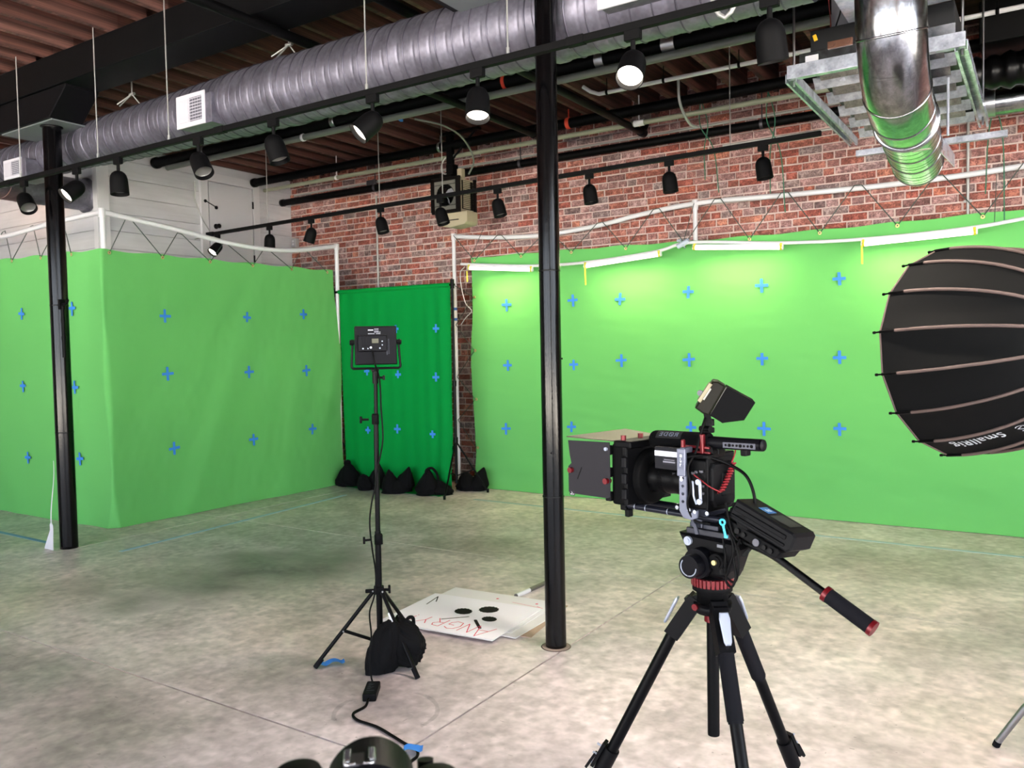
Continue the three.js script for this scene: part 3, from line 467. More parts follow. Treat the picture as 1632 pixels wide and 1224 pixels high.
{
  const y = 3.322, z = -3.93, t = thing('spiral_duct', 'long grey spiral duct running overhead behind the two black columns', 'air duct', [-4, y, z]);
  const rad = x => { x -= 4; return x < -6.75 ? 0.165 : x < -6.3 ? 0.165 + (x + 6.75) / 0.45 * 0.022 : x < -4.83 ? 0.187 + (x + 6.3) * 0.016 : 0.217; };
  part(t, 'duct_shell', ductShell(-4.44, 3.1, rad, 0.118), MT.duct);
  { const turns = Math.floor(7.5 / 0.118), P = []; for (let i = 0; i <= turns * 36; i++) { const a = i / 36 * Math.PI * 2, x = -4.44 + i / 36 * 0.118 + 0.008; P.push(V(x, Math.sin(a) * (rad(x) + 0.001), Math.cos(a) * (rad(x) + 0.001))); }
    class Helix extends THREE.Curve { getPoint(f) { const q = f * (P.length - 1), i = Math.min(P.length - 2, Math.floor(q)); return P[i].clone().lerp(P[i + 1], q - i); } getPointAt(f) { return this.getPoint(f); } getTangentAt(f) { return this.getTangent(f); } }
    part(t, 'lock_seam', new THREE.TubeGeometry(new Helix(), turns * 36, 0.0052, 5, false), mat(0x5c5a66, 0.4, 0.8), 'spiral lock seam'); }  // seam coloured darker than the duct: its shading is put into the colour
  for (const x of [-2.6, -0.3, 1.75]) part(t, 'coupling_band', lathe([[0, 0], [0.004, 0], [0.008, 0.01], [0.008, 0.05], [0.004, 0.06], [0, 0.06]].map(q => [q[0] + rad(x), q[1]]), 48, [x, 0, 0], [0, 0, -Math.PI / 2]), MT.duct);
  { const c = new THREE.CatmullRomCurve3([[-4.4, 0, 0], [-4.56, 0, -0.04], [-4.69, 0, -0.12], [-4.77, 0, -0.24], [-4.8, 0, -0.4], [-4.8, 0, -0.75], [-4.8, 0, -1.16]].map(toV)); part(t, 'elbow', new THREE.TubeGeometry(c, 60, 0.166, 36), MT.duct);
    for (const f of [0.06, 0.2, 0.34, 0.48]) part(t, 'elbow_seam', latheTo([[0.164, -0.004], [0.171, -0.003], [0.171, 0.003], [0.164, 0.004]], c.getPointAt(f), c.getTangentAt(f), 36), MT.duct);
    part(t, 'wall_collar', latheTo([[0.164, 0], [0.19, 0], [0.19, 0.018], [0.175, 0.024], [0.164, 0.05]], [-4.8, 0, -1.163], [0, 0, 1], 36), MT.duct); }
  for (const [x, lab] of [[-6.09, 1], [-4.29, 1], [-1.4, 1]]) part(t, 'hanger', M(rod([x + 4, 0.3, 0], [x + 4, JOIST - y, 0], 0.006, 8), rod([x + 4, 0.31, 0], [x + 4 - 0.03, 0.2, 0.09], 0.005, 6), rod([x + 4, 0.31, 0], [x + 4 + 0.03, 0.2, -0.09], 0.005, 6), rod([x + 4 - 0.11, 0.235, 0.06], [x + 4, 0.31, 0], 0.006, 6), rod([x + 4 + 0.03, 0.31, 0], [x + 4 - 0.03, 0.31, 0], 0.012, 6)), MT.wire, 'wire hanger');
  // side registers
  const reg = (x, w, h, ry, lab) => {
    const r = thing('air_register', lab, 'air vent', [x, ry, z + 0.25], { group: 'white registers on the side of the spiral duct' });
    part(r, 'collar_box', rbox(w + 0.04, h - 0.02, 0.25, 0.004, [0.04, -0.01, -0.13]), MT.duct);
    part(r, 'face_frame', ext([[-w / 2, -h / 2], [w / 2, -h / 2], [w / 2, h / 2], [-w / 2, h / 2]], 0.012, 0.002), mat(0xcac8d0, 0.45));
    part(r, 'damper_plate', rbox(w * 0.36, h * 0.72, 0.006, 0.001, [-w * 0.23, 0, 0.006]), mat(0xb9b7c0, 0.5));
    part(r, 'grille_recess', box(w * 0.42, h * 0.72, 0.003, [w * 0.2, 0, 0.0066]), mat(0x50505a, 0.5));
    for (let k = 0; k < 8; k++) part(r, 'louvre', box(w * 0.42, 0.004, 0.012, [w * 0.2, -h * 0.33 + k * h * 0.094, 0.009], [0.6, 0, 0]), mat(0xb9b8c2, 0.45));
    for (let k = 0; k < 5; k++) part(r, 'louvre', box(0.003, h * 0.72, 0.008, [w * 0.02 + k * w * 0.09, 0, 0.008]), mat(0x8a8994, 0.45));
  };
  reg(-5.02, 0.31, 0.225, 3.265, 'white slotted register on the grey spiral duct, above the corner of the left green screen');
  reg(-7.47, 0.29, 0.165, 3.19, 'small white register on the grey spiral duct, left of the far black column');
  reg(-1.68, 0.34, 0.225, 3.31, 'white register on the grey spiral duct at the top edge, right of the near column');
}
// ---------------------------------------------------------------- pipes along and across the ceiling
const alongX = (name, label, cat, x0, x1, y, z, r, m, bands = [], bandMat = MT.steel, cap = true) => {
  const t = thing(name, label, cat, [x0, y, z]);
  part(t, 'pipe', M(rod([0, 0, 0], [x1 - x0, 0, 0], r, 24), cap ? lathe([[0, 0], [r * 1.12, 0.004], [r * 1.15, 0.05], [r, 0.055]], 24, [-0.004, 0, 0], [0, 0, -Math.PI / 2]) : rod([0, 0, 0], [0.002, 0, 0], r)), m);
  for (const [x, w, mt] of bands) part(t, 'clamp', M(lathe([[r, 0], [r + 0.006, 0.002], [r + 0.006, w - 0.002], [r, w]], 24, [x - x0, 0, 0], [0, 0, -Math.PI / 2]), rod([x - x0 + w / 2, r, 0], [x - x0 + w / 2, Math.min(JOIST - y + 0.004, 0.4), 0], 0.006, 6)), mt || bandMat);
  return t;
};
const pipeA = alongX('sprinkler_main', 'thick black pipe running along under the joists just behind the grey spiral duct', 'pipe', -8.5, 5, 3.745, -5.74, 0.056, MT.blackSteel, [[-7.65, 0.06], [-5.7, 0.05], [-3.75, 0.03, MT.orangeTape], [-2.9, 0.07], [-2.36, 0.1], [0.5, 0.06]]);
const condA = alongX('conduit', 'pale conduit slung under the thick black pipe behind the grey spiral duct', 'conduit', -8.25, 5, 3.655, -5.72, 0.03, MT.conduitWhite, [[-6.1, 0.03, MT.pvc], [-3.98, 0.04, MT.pvc]], MT.pvc, false);
alongX('sprinkler_main', 'upper thick black pipe along the top of the brick wall', 'pipe', -8.5, 5, 3.74, -7.12, 0.05, MT.blackSteel, [[-3.93, 0.04, MT.orangeTape], [-5.5, 0.03]]);
alongX('conduit', 'pale plastic conduit under the upper black pipe along the brick wall', 'conduit', -8.3, 5, 3.62, -7.12, 0.023, mat(0x868876, 0.35), [[-7.05, 0.03, MT.pvc], [-3.22, 0.1, MT.pvc], [-1.4, 0.05, MT.pvc]], MT.pvc, false);
alongX('sprinkler_main', 'lower black pipe fixed close against the brick wall under the pale conduit', 'pipe', -8.55, 5, 3.56, -7.62, 0.042, MT.blackSteel, [[-6.9, 0.03, MT.darkSteel], [-4.8, 0.03, MT.darkSteel], [-2.2, 0.03, MT.darkSteel]]);
alongX('electrical_conduit', 'thin grey electrical conduit running along high on the brick wall', 'conduit', -8.45, 5, 3.665, -7.76, 0.012, MT.conduitGrey, [], MT.steel, false);
alongX('electrical_conduit', 'thin grey electrical conduit on the bricks, lowest long one right of the near column', 'conduit', -2.6, 5, 3.455, -7.77, 0.011, MT.conduitGrey, [], MT.steel, false);
for (const [x, y0, lab] of [[-7.02, 1.6, 'thin upright conduit on the brick wall above the darker green cloth'], [-0.55, 2.4, 'thin upright conduit on the brick wall at the far right below the galvanised unit']])
  one('wall_conduit', lab, 'conduit', M(rod([x, y0, -7.78], [x, 3.5, -7.78], 0.012), box(0.06, 0.02, 0.014, [x, 2.7, -7.79])), MT.conduitGrey);
{
  const t = thing('junction_box', 'grey metal junction box on the brick wall between the upper and lower black pipes', 'junction box', [-7.05, 3.56, -7.74]);
  part(t, 'box', rbox(0.13, 0.13, 0.06, 0.006, [0, 0.065, 0]), MT.darkSteel); part(t, 'cover', rbox(0.115, 0.115, 0.006, 0.002, [0, 0.065, 0.033]), MT.darkSteel);
  const o = thing('outlet_box', 'small grey outlet box at the corner of the brick wall and white boards', 'outlet', [-8.47, 2.98, -7.76]);
  part(o, 'box', rbox(0.09, 0.12, 0.06, 0.006, [0, 0.06, 0]), MT.conduitGrey); part(o, 'cover', rbox(0.08, 0.11, 0.005, 0.002, [0, 0.06, 0.032]), MT.steel);
  for (const y of [0.04, 0.08]) part(o, 'socket', rbox(0.03, 0.024, 0.006, 0.002, [0, y, 0.036]), mat(0xd8d8dc, 0.4));
}
const across = (name, label, x, y, z0, z1, r, m) => { const t = thing(name, label, 'pipe', [x, y, z0]); part(t, 'pipe', rod([0, 0, 0], [0, 0, z1 - z0], r, 18), m); part(t, 'coupling', M(rod([0, 0, z1 - z0 + 0.02], [0, 0, z1 - z0 + 0.1], r * 1.3, 18), rod([0, 0, z1 - z0 + 0.06], [0, 0.1, z1 - z0 - 0.02], r * 1.15, 14)), m); return t; };
across('branch_pipe', 'black branch pipe crossing under the beam and over the left part of the spiral duct', -4.12, 3.605, 3.0, -6.9, 0.032, MT.blackSteel);
across('branch_pipe', 'black branch pipe crossing behind the near column towards the brick wall', -3.26, 3.605, 3.0, -7.45, 0.032, MT.blackSteel);
{
  const t = thing('drain_pipe', 'thin white plastic pipe hung under the joists right of the near column', 'pipe', [-3.3, 3.75, -6.5]);
  part(t, 'pipe', M(bend([[-0.12, 0.09, 0.0], [0.0, 0, 0.0], [4.2, 0.0, 0]], 0.017, 0.03, 10)), MT.pvc);
  for (const x of [0.1, 0.62, 1.25, 1.9, 3.0]) part(t, 'clip', M(lathe([[0.017, 0], [0.024, 0.002], [0.024, 0.02], [0.017, 0.022]], 14, [x, 0, 0], [0, 0, -Math.PI / 2]), rod([x + 0.01, 0.02, 0], [x + 0.01, 0.12, 0], 0.004, 6)), MT.blackSteel);
  one('hook_strap', 'pale strap hanging in a hook below the thin white pipe', 'strap', tube([[-2.55, 3.75, -6.52], [-2.55, 3.6, -6.53], [-2.545, 3.5, -6.6], [-2.53, 3.42, -6.75], [-2.50, 3.41, -6.8]], 0.012, 40, 8), MT.conduitGrey);
  one('flex_loop', 'loop of grey flexible conduit hanging below the front track at the top right', 'cable', tube([[-1.31, 3.86, -3.72], [-1.295, 3.3, -3.71], [-1.28, 3.12, -3.7], [-1.25, 3.045, -3.7], [-1.22, 3.025, -3.7], [-1.19, 3.05, -3.7], [-1.16, 3.13, -3.7], [-1.15, 3.3, -3.7], [-1.14, 3.86, -3.7]], 0.011, 50, 8), MT.conduitGrey);
  one('door_wire', 'thin cable hanging down the white boards beside the loft door', 'cable', tube([[-8.5, 3.62, -6.25], [-8.53, 3.4, -6.28], [-8.53, 3.2, -6.36], [-8.53, 3.04, -6.46], [-8.52, 2.99, -6.38], [-8.52, 2.94, -6.24]], 0.007, 70, 6), MT.conduitGrey);
  one('heater_cable', 'pale cable curving down from the ceiling conduit to the heater', 'cable', tube([[-4.75, 3.63, -5.8], [-4.66, 3.62, -6.1], [-4.72, 3.58, -6.5], [-4.86, 3.45, -6.85], [-4.98, 3.36, -6.93]], 0.009, 60, 6), MT.conduitWhite);
  one('blue_tag', 'scrap of blue tape stuck to a joist near the heater', 'tape', ext([[-0.02, -0.01], [-0.005, -0.03], [0.02, -0.016], [0.026, 0.012], [0.01, 0.03], [-0.012, 0.024]], 0.008, 0.001, [-5.43, 3.866, -6.41], [1.3, 0.2, 0.3]), MT.tape);
  for (const [x, y, z, l, lab] of [[-2.62, 3.55, -7.3, 0.45, 'green cord knotted round the upper black pipe and dangling, right of the near column'], [-2.02, 3.5, -7.3, 0.6, 'long green cord dangling from the upper black pipe in front of the bricks, middle right'], [-0.35, 3.5, -7.3, 0.8, 'dark green cord hanging down past the white rail near the right edge']])
    one('hanging_cord', lab, 'cord', [tube([[x, y + 0.25, z + 0.1], [x + 0.04, y, z], [x - 0.03, y - l * 0.4, z - 0.1], [x - 0.06, y - l, z - 0.2]], 0.005, 30, 5), tube([[x + 0.01, y + 0.22, z + 0.1], [x - 0.03, y, z], [x + 0.05, y - l * 0.4, z - 0.1], [x + 0.07, y - l * 1.3, z - 0.2]], 0.005, 30, 5)], mat(0x2f6a50, 0.8));
}
// ---------------------------------------------------------------- lighting tracks
const headProf = [[0.0, 0.0], [0.012, 0.001], [0.028, 0.007], [0.042, 0.018], [0.052, 0.034], [0.057, 0.054], [0.059, 0.075], [0.061, 0.158], [0.0615, 0.166], [0.058, 0.166], [0.055, 0.14], [0.05, 0.135]];
const headGeo = lathe(headProf, 32);
function trackHead(label, group, track, dirn, lit, power = 1, cone = 1.0, tint = 0xfff0de) {
  const t = thing('track_spotlight', label, 'spotlight', track, { group });
  part(t, 'adapter', rbox(0.075, 0.045, 0.032, 0.004, [0, -0.0225, 0]), MT.blackMatte);
  const d = dirn.clone().normalize(), pivot = V(0, -0.115, 0), flat = V(d.x, 0, d.z).setLength(0.001);
  part(t, 'stem', M(rod([0, -0.04, 0], [0, -0.112, 0], 0.011, 10), rod([-0.018, -0.112, 0], [0.018, -0.112, 0], 0.012, 10)), MT.blackMatte);
  const start = pivot.clone().addScaledVector(d, -0.052).add(V(0, -0.025, 0));
  const h = part(t, 'lamp_head', headGeo.clone(), MT.blackMatte); h.position.copy(start); h.quaternion.setFromUnitVectors(V(0, 1, 0), d);
  const face = lathe(lit ? [[0, 0.150], [0.030, 0.149], [0.051, 0.144], [0.0545, 0.139]] : [[0, 0.118], [0.03, 0.12], [0.05, 0.135], [0.054, 0.14]], 28);
  const l = mm(face, lit ? MT.lamp : MT.lampOff); l.name = numbered(lit ? 'glowing_lamp' : 'lamp_lens'); l.userData.label = lit ? 'glowing lamp face' : 'unlit lamp face'; h.add(l);
  if (lit) {
    const s = new THREE.SpotLight(tint, DOWNLIGHT * power, 0, cone, 0.9, 2); s.shadow.radius = 2.2; s.castShadow = true;
    s.position.copy(start).addScaledVector(d, 0.175); s.target.position.copy(start).addScaledVector(d, 2); t.add(s); t.add(s.target);
  }
  return t;
}
{
  const yT = 2.945, zT = -3.36, t = thing('light_track', 'long black lighting track hung on wires across the front of the black columns', 'track', [-4, yT, zT]);
  part(t, 'rail', rbox(10.4, 0.034, 0.034, 0.003, [0.5, 0, 0]), MT.blackMatte);
  for (const x of [-2.9, -0.3, 2.2]) part(t, 'rail_joint', rbox(0.09, 0.04, 0.04, 0.003, [x, 0, 0]), MT.blackMatte);
  for (const x of [-6.7, -5.64, -4.82, -3.08, -2.17, -0.3]) part(t, 'hanging_wire', M(rod([x + 4, 0.015, 0], [x + 4, JOIST - yT + 0.02, 0], 0.0045, 6), rod([x + 4, 0.0, 0], [x + 4, 0.05, 0], 0.009, 8)), MT.wire);
  const G = 'black bullet spotlights on the front track', H = [
    [-6.66, aim(0.75, 0.8, 0.1), 0, 'unlit spotlight on the front track left of the far column, pointing down to the right'],
    [-5.92, aim(-0.1, 0.75, 0.9), 1, 'lit spotlight on the front track just right of the far column', 0.9],
    [-5.40, aim(0.1, 1, 0.02), 0, 'unlit spotlight on the front track pointing straight down before the white corner trim'],
    [-4.52, aim(0.6, 0.85, 0.1), 0, 'unlit spotlight on the front track before the loose end of the thick black pipe'],
    [-3.82, aim(0.3, 0.9, -0.1), 0, 'unlit spotlight on the front track, first one left of the lit pair'],
    [-3.04, aim(-0.45, 0.75, 0.7), 1, 'lit spotlight on the front track above the heater, its glowing face tipped left'],
    [-2.35, aim(0.16, 0.95, 0.28), 1, 'lit spotlight on the front track directly left of the near column'],
    [-1.52, aim(0.12, 0.75, 0.62), 1, 'lit spotlight on the front track right of the near column, glowing face turned outward'],
    [-0.93, aim(0.05, 1, -0.25), 1, 'lit spotlight at the top edge, rightmost on the front track', 2],
    [-8.1, aim(-0.72, -0.3, -0.68), 1, 'lit spotlight beyond the left edge on the front track, aimed at the white boards', 1.3, 0.36, 0xffa25f],
    [0.35, aim(-0.6, 1, -0.75), 1, 'lit spotlight on the front track beyond the top right corner, over the film camera', 0.9],  // unseen head, added to brighten the floor on the right
    [1.6, aim(-0.7, 1, -0.7), 1, 'lit spotlight at the right end of the front track, beyond the picture', 1.1]];  // another added head out of view, there to lift the floor brightness
  for (const [x, d, lit, lab, p, cone, tint] of H) trackHead(lab, G, [x, yT - 0.014, zT], d, lit, p, cone, tint);
}
{
  const a = V(-8.28, 2.985, -6.3), b = V(-1.38, 3.075, -6.3), dir = b.clone().sub(a), yAt = x => a.y + dir.y * (x - a.x) / dir.x;
  const t = thing('light_track', 'long black lighting track hung on wires in front of the brick wall', 'track', [a.x, a.y, a.z]);
  part(t, 'rail', flatbar([0, 0, 0], [dir.x, dir.y, 0], 0.036, 0.034), MT.blackMatte);
  part(t, 'feed_box', rbox(0.13, 0.05, 0.05, 0.006, [-0.02, 0.0, 0]), MT.blackMatte);
  for (const x of [-7.3, -5.64, -4.84, -2.05]) part(t, 'hanging_wire', rod([x - a.x, yAt(x) - a.y, 0], [x - a.x, JOIST - a.y + 0.02, 0], 0.0045, 6), MT.wire);
  const G = 'black bullet spotlights on the rear track', H = [
    [-8.18, aim(-0.05, 0.8, 0.8), 1, 'lit spotlight at the left end of the rear track beside the loft door', 0.6],
    [-7.28, aim(-0.05, 1, 0), 0, 'unlit spotlight on the rear track before the white boards right of the loft door'],
    [-6.62, aim(-0.3, 0.9, 0.1), 0, 'unlit spotlight on the rear track, leftmost one in front of the bricks'],
    [-5.63, aim(0.28, 0.95, 0), 0, 'unlit spotlight on the rear track just left of the heater'],
    [-4.87, aim(0.32, 0.95, 0), 0, 'unlit spotlight on the rear track under the right edge of the heater'],
    [-4.21, aim(0.25, 0.95, 0), 0, 'unlit spotlight on the rear track between the heater and the near column'],
    [-3.27, aim(0.16, 1, 0), 0, 'unlit spotlight on the rear track, first one right of the near column'],
    [-2.55, aim(0.12, 1, 0), 0, 'unlit spotlight on the rear track, second one right of the near column'],
    [-1.8, aim(0.14, 1, 0), 0, 'unlit spotlight on the rear track, rightmost one near the galvanised unit']];
  for (const [x, d, lit, lab, p] of H) trackHead(lab, G, [x, yAt(x) - 0.016, a.z], d, lit, p);
}
// ---------------------------------------------------------------- unit heater
{
  const t = thing('unit_heater', 'beige and black unit heater with a fan, hung from the ceiling before the bricks', 'heater', [-5.32, 2.86, -6.98]);
  const w = 0.34, h = 0.34, y0 = 0.16;
  part(t, 'cabinet', rbox(w, h, 0.2, 0.008, [0, y0 + h / 2, -0.17]), MT.beige); part(t, 'shroud', M(box(w, 0.006, 0.08, [0, y0 + 0.004, -0.035]), box(w, 0.006, 0.08, [0, y0 + h - 0.004, -0.035]), box(0.006, h, 0.08, [-w / 2 + 0.003, y0 + h / 2, -0.035]), box(0.006, h, 0.08, [w / 2 - 0.003, y0 + h / 2, -0.035])), MT.beige);
  const fr = mat(0x14100f, 0.45);
  part(t, 'fan_guard_frame', M(rbox(w + 0.03, 0.035, 0.03, 0.004, [0, y0 + h, 0]), rbox(w + 0.03, 0.035, 0.03, 0.004, [0, y0, 0]), rbox(0.05, h, 0.03, 0.004, [-w / 2, y0 + h / 2, 0]), rbox(0.05, h, 0.03, 0.004, [w / 2 - 0.01, y0 + h / 2, 0])), fr, 'dark frame round the fan');
  part(t, 'fan_plate', ext([[-0.15, -0.15], [0.15, -0.15], [0.15, 0.15], [-0.15, 0.15]], 0.006, 0, [-0.005, y0 + h / 2, 0.006], [0, 0, 0], [[0, 0, 0.118]]), mat(0x5d5c56, 0.5));
  part(t, 'fan_cavity', lathe([[0.118, 0], [0.118, -0.05], [0, -0.05]], 30, [-0.005, y0 + h / 2, 0.01], [Math.PI / 2, 0, 0]), mat(0x060606, 0.8));
  const blades = part(t, 'fan', M(rod([0, 0, -0.03], [0, 0, 0.012], 0.026, 18)), MT.chrome, 'bright metal fan'); blades.position.set(-0.005, y0 + h / 2, 0);
  for (let k = 0; k < 4; k++) { const a = k * Math.PI / 2 + 0.5, s = ext([[0.018, -0.02], [0.06, -0.048], [0.105, -0.03], [0.11, 0.018], [0.07, 0.03], [0.018, 0.018]], 0.003, 0.001, [0, 0, 0], [0.5, 0, 0]); s.rotateZ(a); const b = mm(s, MT.chrome); b.name = numbered('fan_blade'); blades.add(b); }
  for (const yy of [0.28, 0.5]) part(t, 'guard_rod', rod([-0.15, yy - 0.06, 0.016], [0.15, yy - 0.06, 0.016], 0.003, 6), fr);
  part(t, 'side_grille', box(0.004, h - 0.04, 0.2, [w / 2 + 0.001, y0 + h / 2, -0.15]), mat(0x1d1b18, 0.7));
  for (let k = 0; k < 15; k++) part(t, 'louvre', box(0.012, 0.01, 0.12, [w / 2 + 0.004, y0 + 0.035 + k * 0.0195, -0.13], [0, 0, 0.5]), MT.beige);
  part(t, 'side_channel', rbox(0.03, h + 0.02, 0.03, 0.003, [w / 2 + 0.012, y0 + h / 2, -0.27]), fr);
  part(t, 'control_cover', M(ext([[-0.17, 0.155], [0.2, 0.155], [0.2, 0.045], [0.17, 0.02], [-0.02, 0.0], [-0.13, 0.02], [-0.17, 0.06]], 0.2, 0.006, [0.03, 0, -0.15])), MT.beige);
  part(t, 'handle_slot', rbox(0.13, 0.01, 0.01, 0.004, [0.06, 0.075, -0.047]), MT.blackMatte);
  part(t, 'vent_patch', rbox(0.06, 0.07, 0.004, 0.001, [-0.1, 0.09, -0.047]), mat(0x7c7767, 0.6));
  part(t, 'mast', M(rbox(0.075, 0.52, 0.05, 0.004, [-0.02, 0.78, -0.12]), rbox(0.16, 0.06, 0.16, 0.006, [-0.03, y0 + h + 0.03, -0.12]), rbox(0.09, 0.14, 0.1, 0.006, [0.0, y0 + h + 0.1, -0.12])), MT.blackSteel);
  part(t, 'brace', M(rod([0.0, 0.72, -0.12], [0.3, 0.98, -0.12], 0.012, 8), rbox(0.5, 0.03, 0.06, 0.004, [0.12, 1.0, -0.12])), MT.blackSteel);
  part(t, 'wiring_box', rbox(0.06, 0.1, 0.06, 0.004, [0.13, y0 + h + 0.055, -0.1]), MT.beige);
  part(t, 'cable_whip', tube([[-0.06, 0.75, -0.09], [-0.1, 0.68, -0.07], [-0.1, 0.6, -0.07], [-0.05, 0.57, -0.07], [-0.03, 0.58, -0.09]], 0.008, 40, 6), MT.conduitGrey);
}
// ---------------------------------------------------------------- galvanised unit at the right
{
  const t = thing('louvred_unit', 'galvanised slatted unit on a hung channel frame in front of the bricks at top right', 'ventilation unit', [-0.79, 3.05, -5.68]);
  const X0 = -0.42, X1 = 0.42, Z0 = 0.88, Z1 = -0.9;
  const chan = (a, b, w, hh) => M(flatbar(a, b, w, 0.004, [0, 1, 0]), flatbar(a, b, 0.004, hh, [0, 1, 0]).translate(-w / 2, -hh / 2 * 0, 0), flatbar(a, b, 0.004, hh, [0, 1, 0]).translate(w / 2, 0, 0));
  const slotted = MT.galv;
  part(t, 'front_channel', M(rbox(X1 - X0 + 0.04, 0.075, 0.045, 0.003, [0, 0.02, Z0])), MT.galv);
  for (const x of [X0, X1]) part(t, 'side_channel', M(box(0.004, 0.05, Z0 - Z1, [x - 0.028, -0.01, 0]), box(0.004, 0.05, Z0 - Z1, [x + 0.028, -0.01, 0]), box(0.056, 0.004, Z0 - Z1, [x, 0.014, 0]), box(0.012, 0.004, Z0 - Z1, [x - 0.022, -0.035, 0]), box(0.012, 0.004, Z0 - Z1, [x + 0.022, -0.035, 0])), slotted);
  part(t, 'rear_channel', rbox(X1 - X0 + 0.15, 0.045, 0.05, 0.003, [0.06, -0.06, Z1 - 0.18]), MT.galv);
  const strip = (z0, y0, z1, y1, inset) => { const cy = (y0 + y1) / 2, cz = (z0 + z1) / 2; return box(X1 - X0 - inset, 0.003, Math.hypot(z1 - z0, y1 - y0), [0.0, cy, cz], [Math.atan2(y0 - y1, z1 - z0) + Math.PI, 0, 0]); };
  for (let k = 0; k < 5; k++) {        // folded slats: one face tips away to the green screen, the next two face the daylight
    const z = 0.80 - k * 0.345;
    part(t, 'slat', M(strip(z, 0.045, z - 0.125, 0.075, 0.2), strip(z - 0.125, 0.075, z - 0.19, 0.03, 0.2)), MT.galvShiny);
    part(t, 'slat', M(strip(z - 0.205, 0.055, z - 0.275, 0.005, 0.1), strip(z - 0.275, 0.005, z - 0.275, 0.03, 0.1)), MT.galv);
  }
  part(t, 'coil_housing', M(rbox(0.74, 0.22, 1.5, 0.004, [0.0, 0.2, -0.1])), mat(0x2a2b2e, 0.5, 0.5));
  part(t, 'header_plate', rbox(0.78, 0.075, 0.02, 0.002, [0, 0.095, Z0 - 0.06]), MT.galvShiny);
  part(t, 'maker_plate', rbox(0.07, 0.035, 0.003, 0.001, [-0.32, 0.095, Z0 - 0.048]), mat(0xd8d8dc, 0.5), 'white printed plate');
  part(t, 'pipe_bracket', M(rbox(0.13, 0.04, 0.02, 0.003, [-0.17, 0.145, Z0 - 0.05]), rod([-0.21, 0.145, Z0 - 0.045], [-0.21, 0.145, Z0 - 0.03], 0.014, 12), rod([-0.13, 0.145, Z0 - 0.045], [-0.13, 0.145, Z0 - 0.03], 0.014, 12)), mat(0x6b4a3c, 0.4, 0.5));
  part(t, 'valve_tag', rbox(0.02, 0.035, 0.012, 0.003, [-0.3, 0.2, Z0 - 0.04], [0, 0, 0.3]), mat(0xe0b020, 0.5), 'small yellow tag');
  for (const [x, z] of [[X0, 0.82], [X1, 0.82], [X0, -0.8], [X1, -0.8]]) part(t, 'hanging_rod', M(rod([x, -0.04, z], [x, 1.05, z], 0.007, 8), rod([x, 0.016, z], [x, 0.03, z], 0.013, 6)), MT.steel);
  part(t, 'grey_bracket_panel', rbox(0.12, 0.3, 0.006, 0.001, [-0.05, -0.03, 0.25], [Math.PI / 2, 0, 0.25]), MT.galv);
  const g = thing('control_box', 'flat grey sheet metal box above the left part of the galvanised unit', 'electrical box', [-0.96, 3.375, -5.45]);
  part(g, 'box', rbox(0.3, 0.4, 0.2, 0.004, [0, 0.2, 0]), mat(0x8a8a92, 0.5, 0.3)); part(g, 'knockout', rod([-0.05, 0.07, 0.1], [-0.05, 0.07, 0.106], 0.02, 14), MT.blackMatte);
  part(g, 'loose_wire', tube([[-0.1, 0.5, 0.12], [-0.13, 0.3, 0.13], [-0.09, 0.2, 0.12], [-0.12, 0.06, 0.12], [-0.05, 0.07, 0.11]], 0.005, 50, 6), MT.cable);
  part(g, 'red_wire', tube([[-0.14, 0.5, 0.12], [-0.16, 0.3, 0.13], [-0.15, 0.1, 0.12], [-0.17, -0.05, 0.1]], 0.003, 40, 5), mat(0x7a1f1f, 0.5), 'thin dark red wire');
}
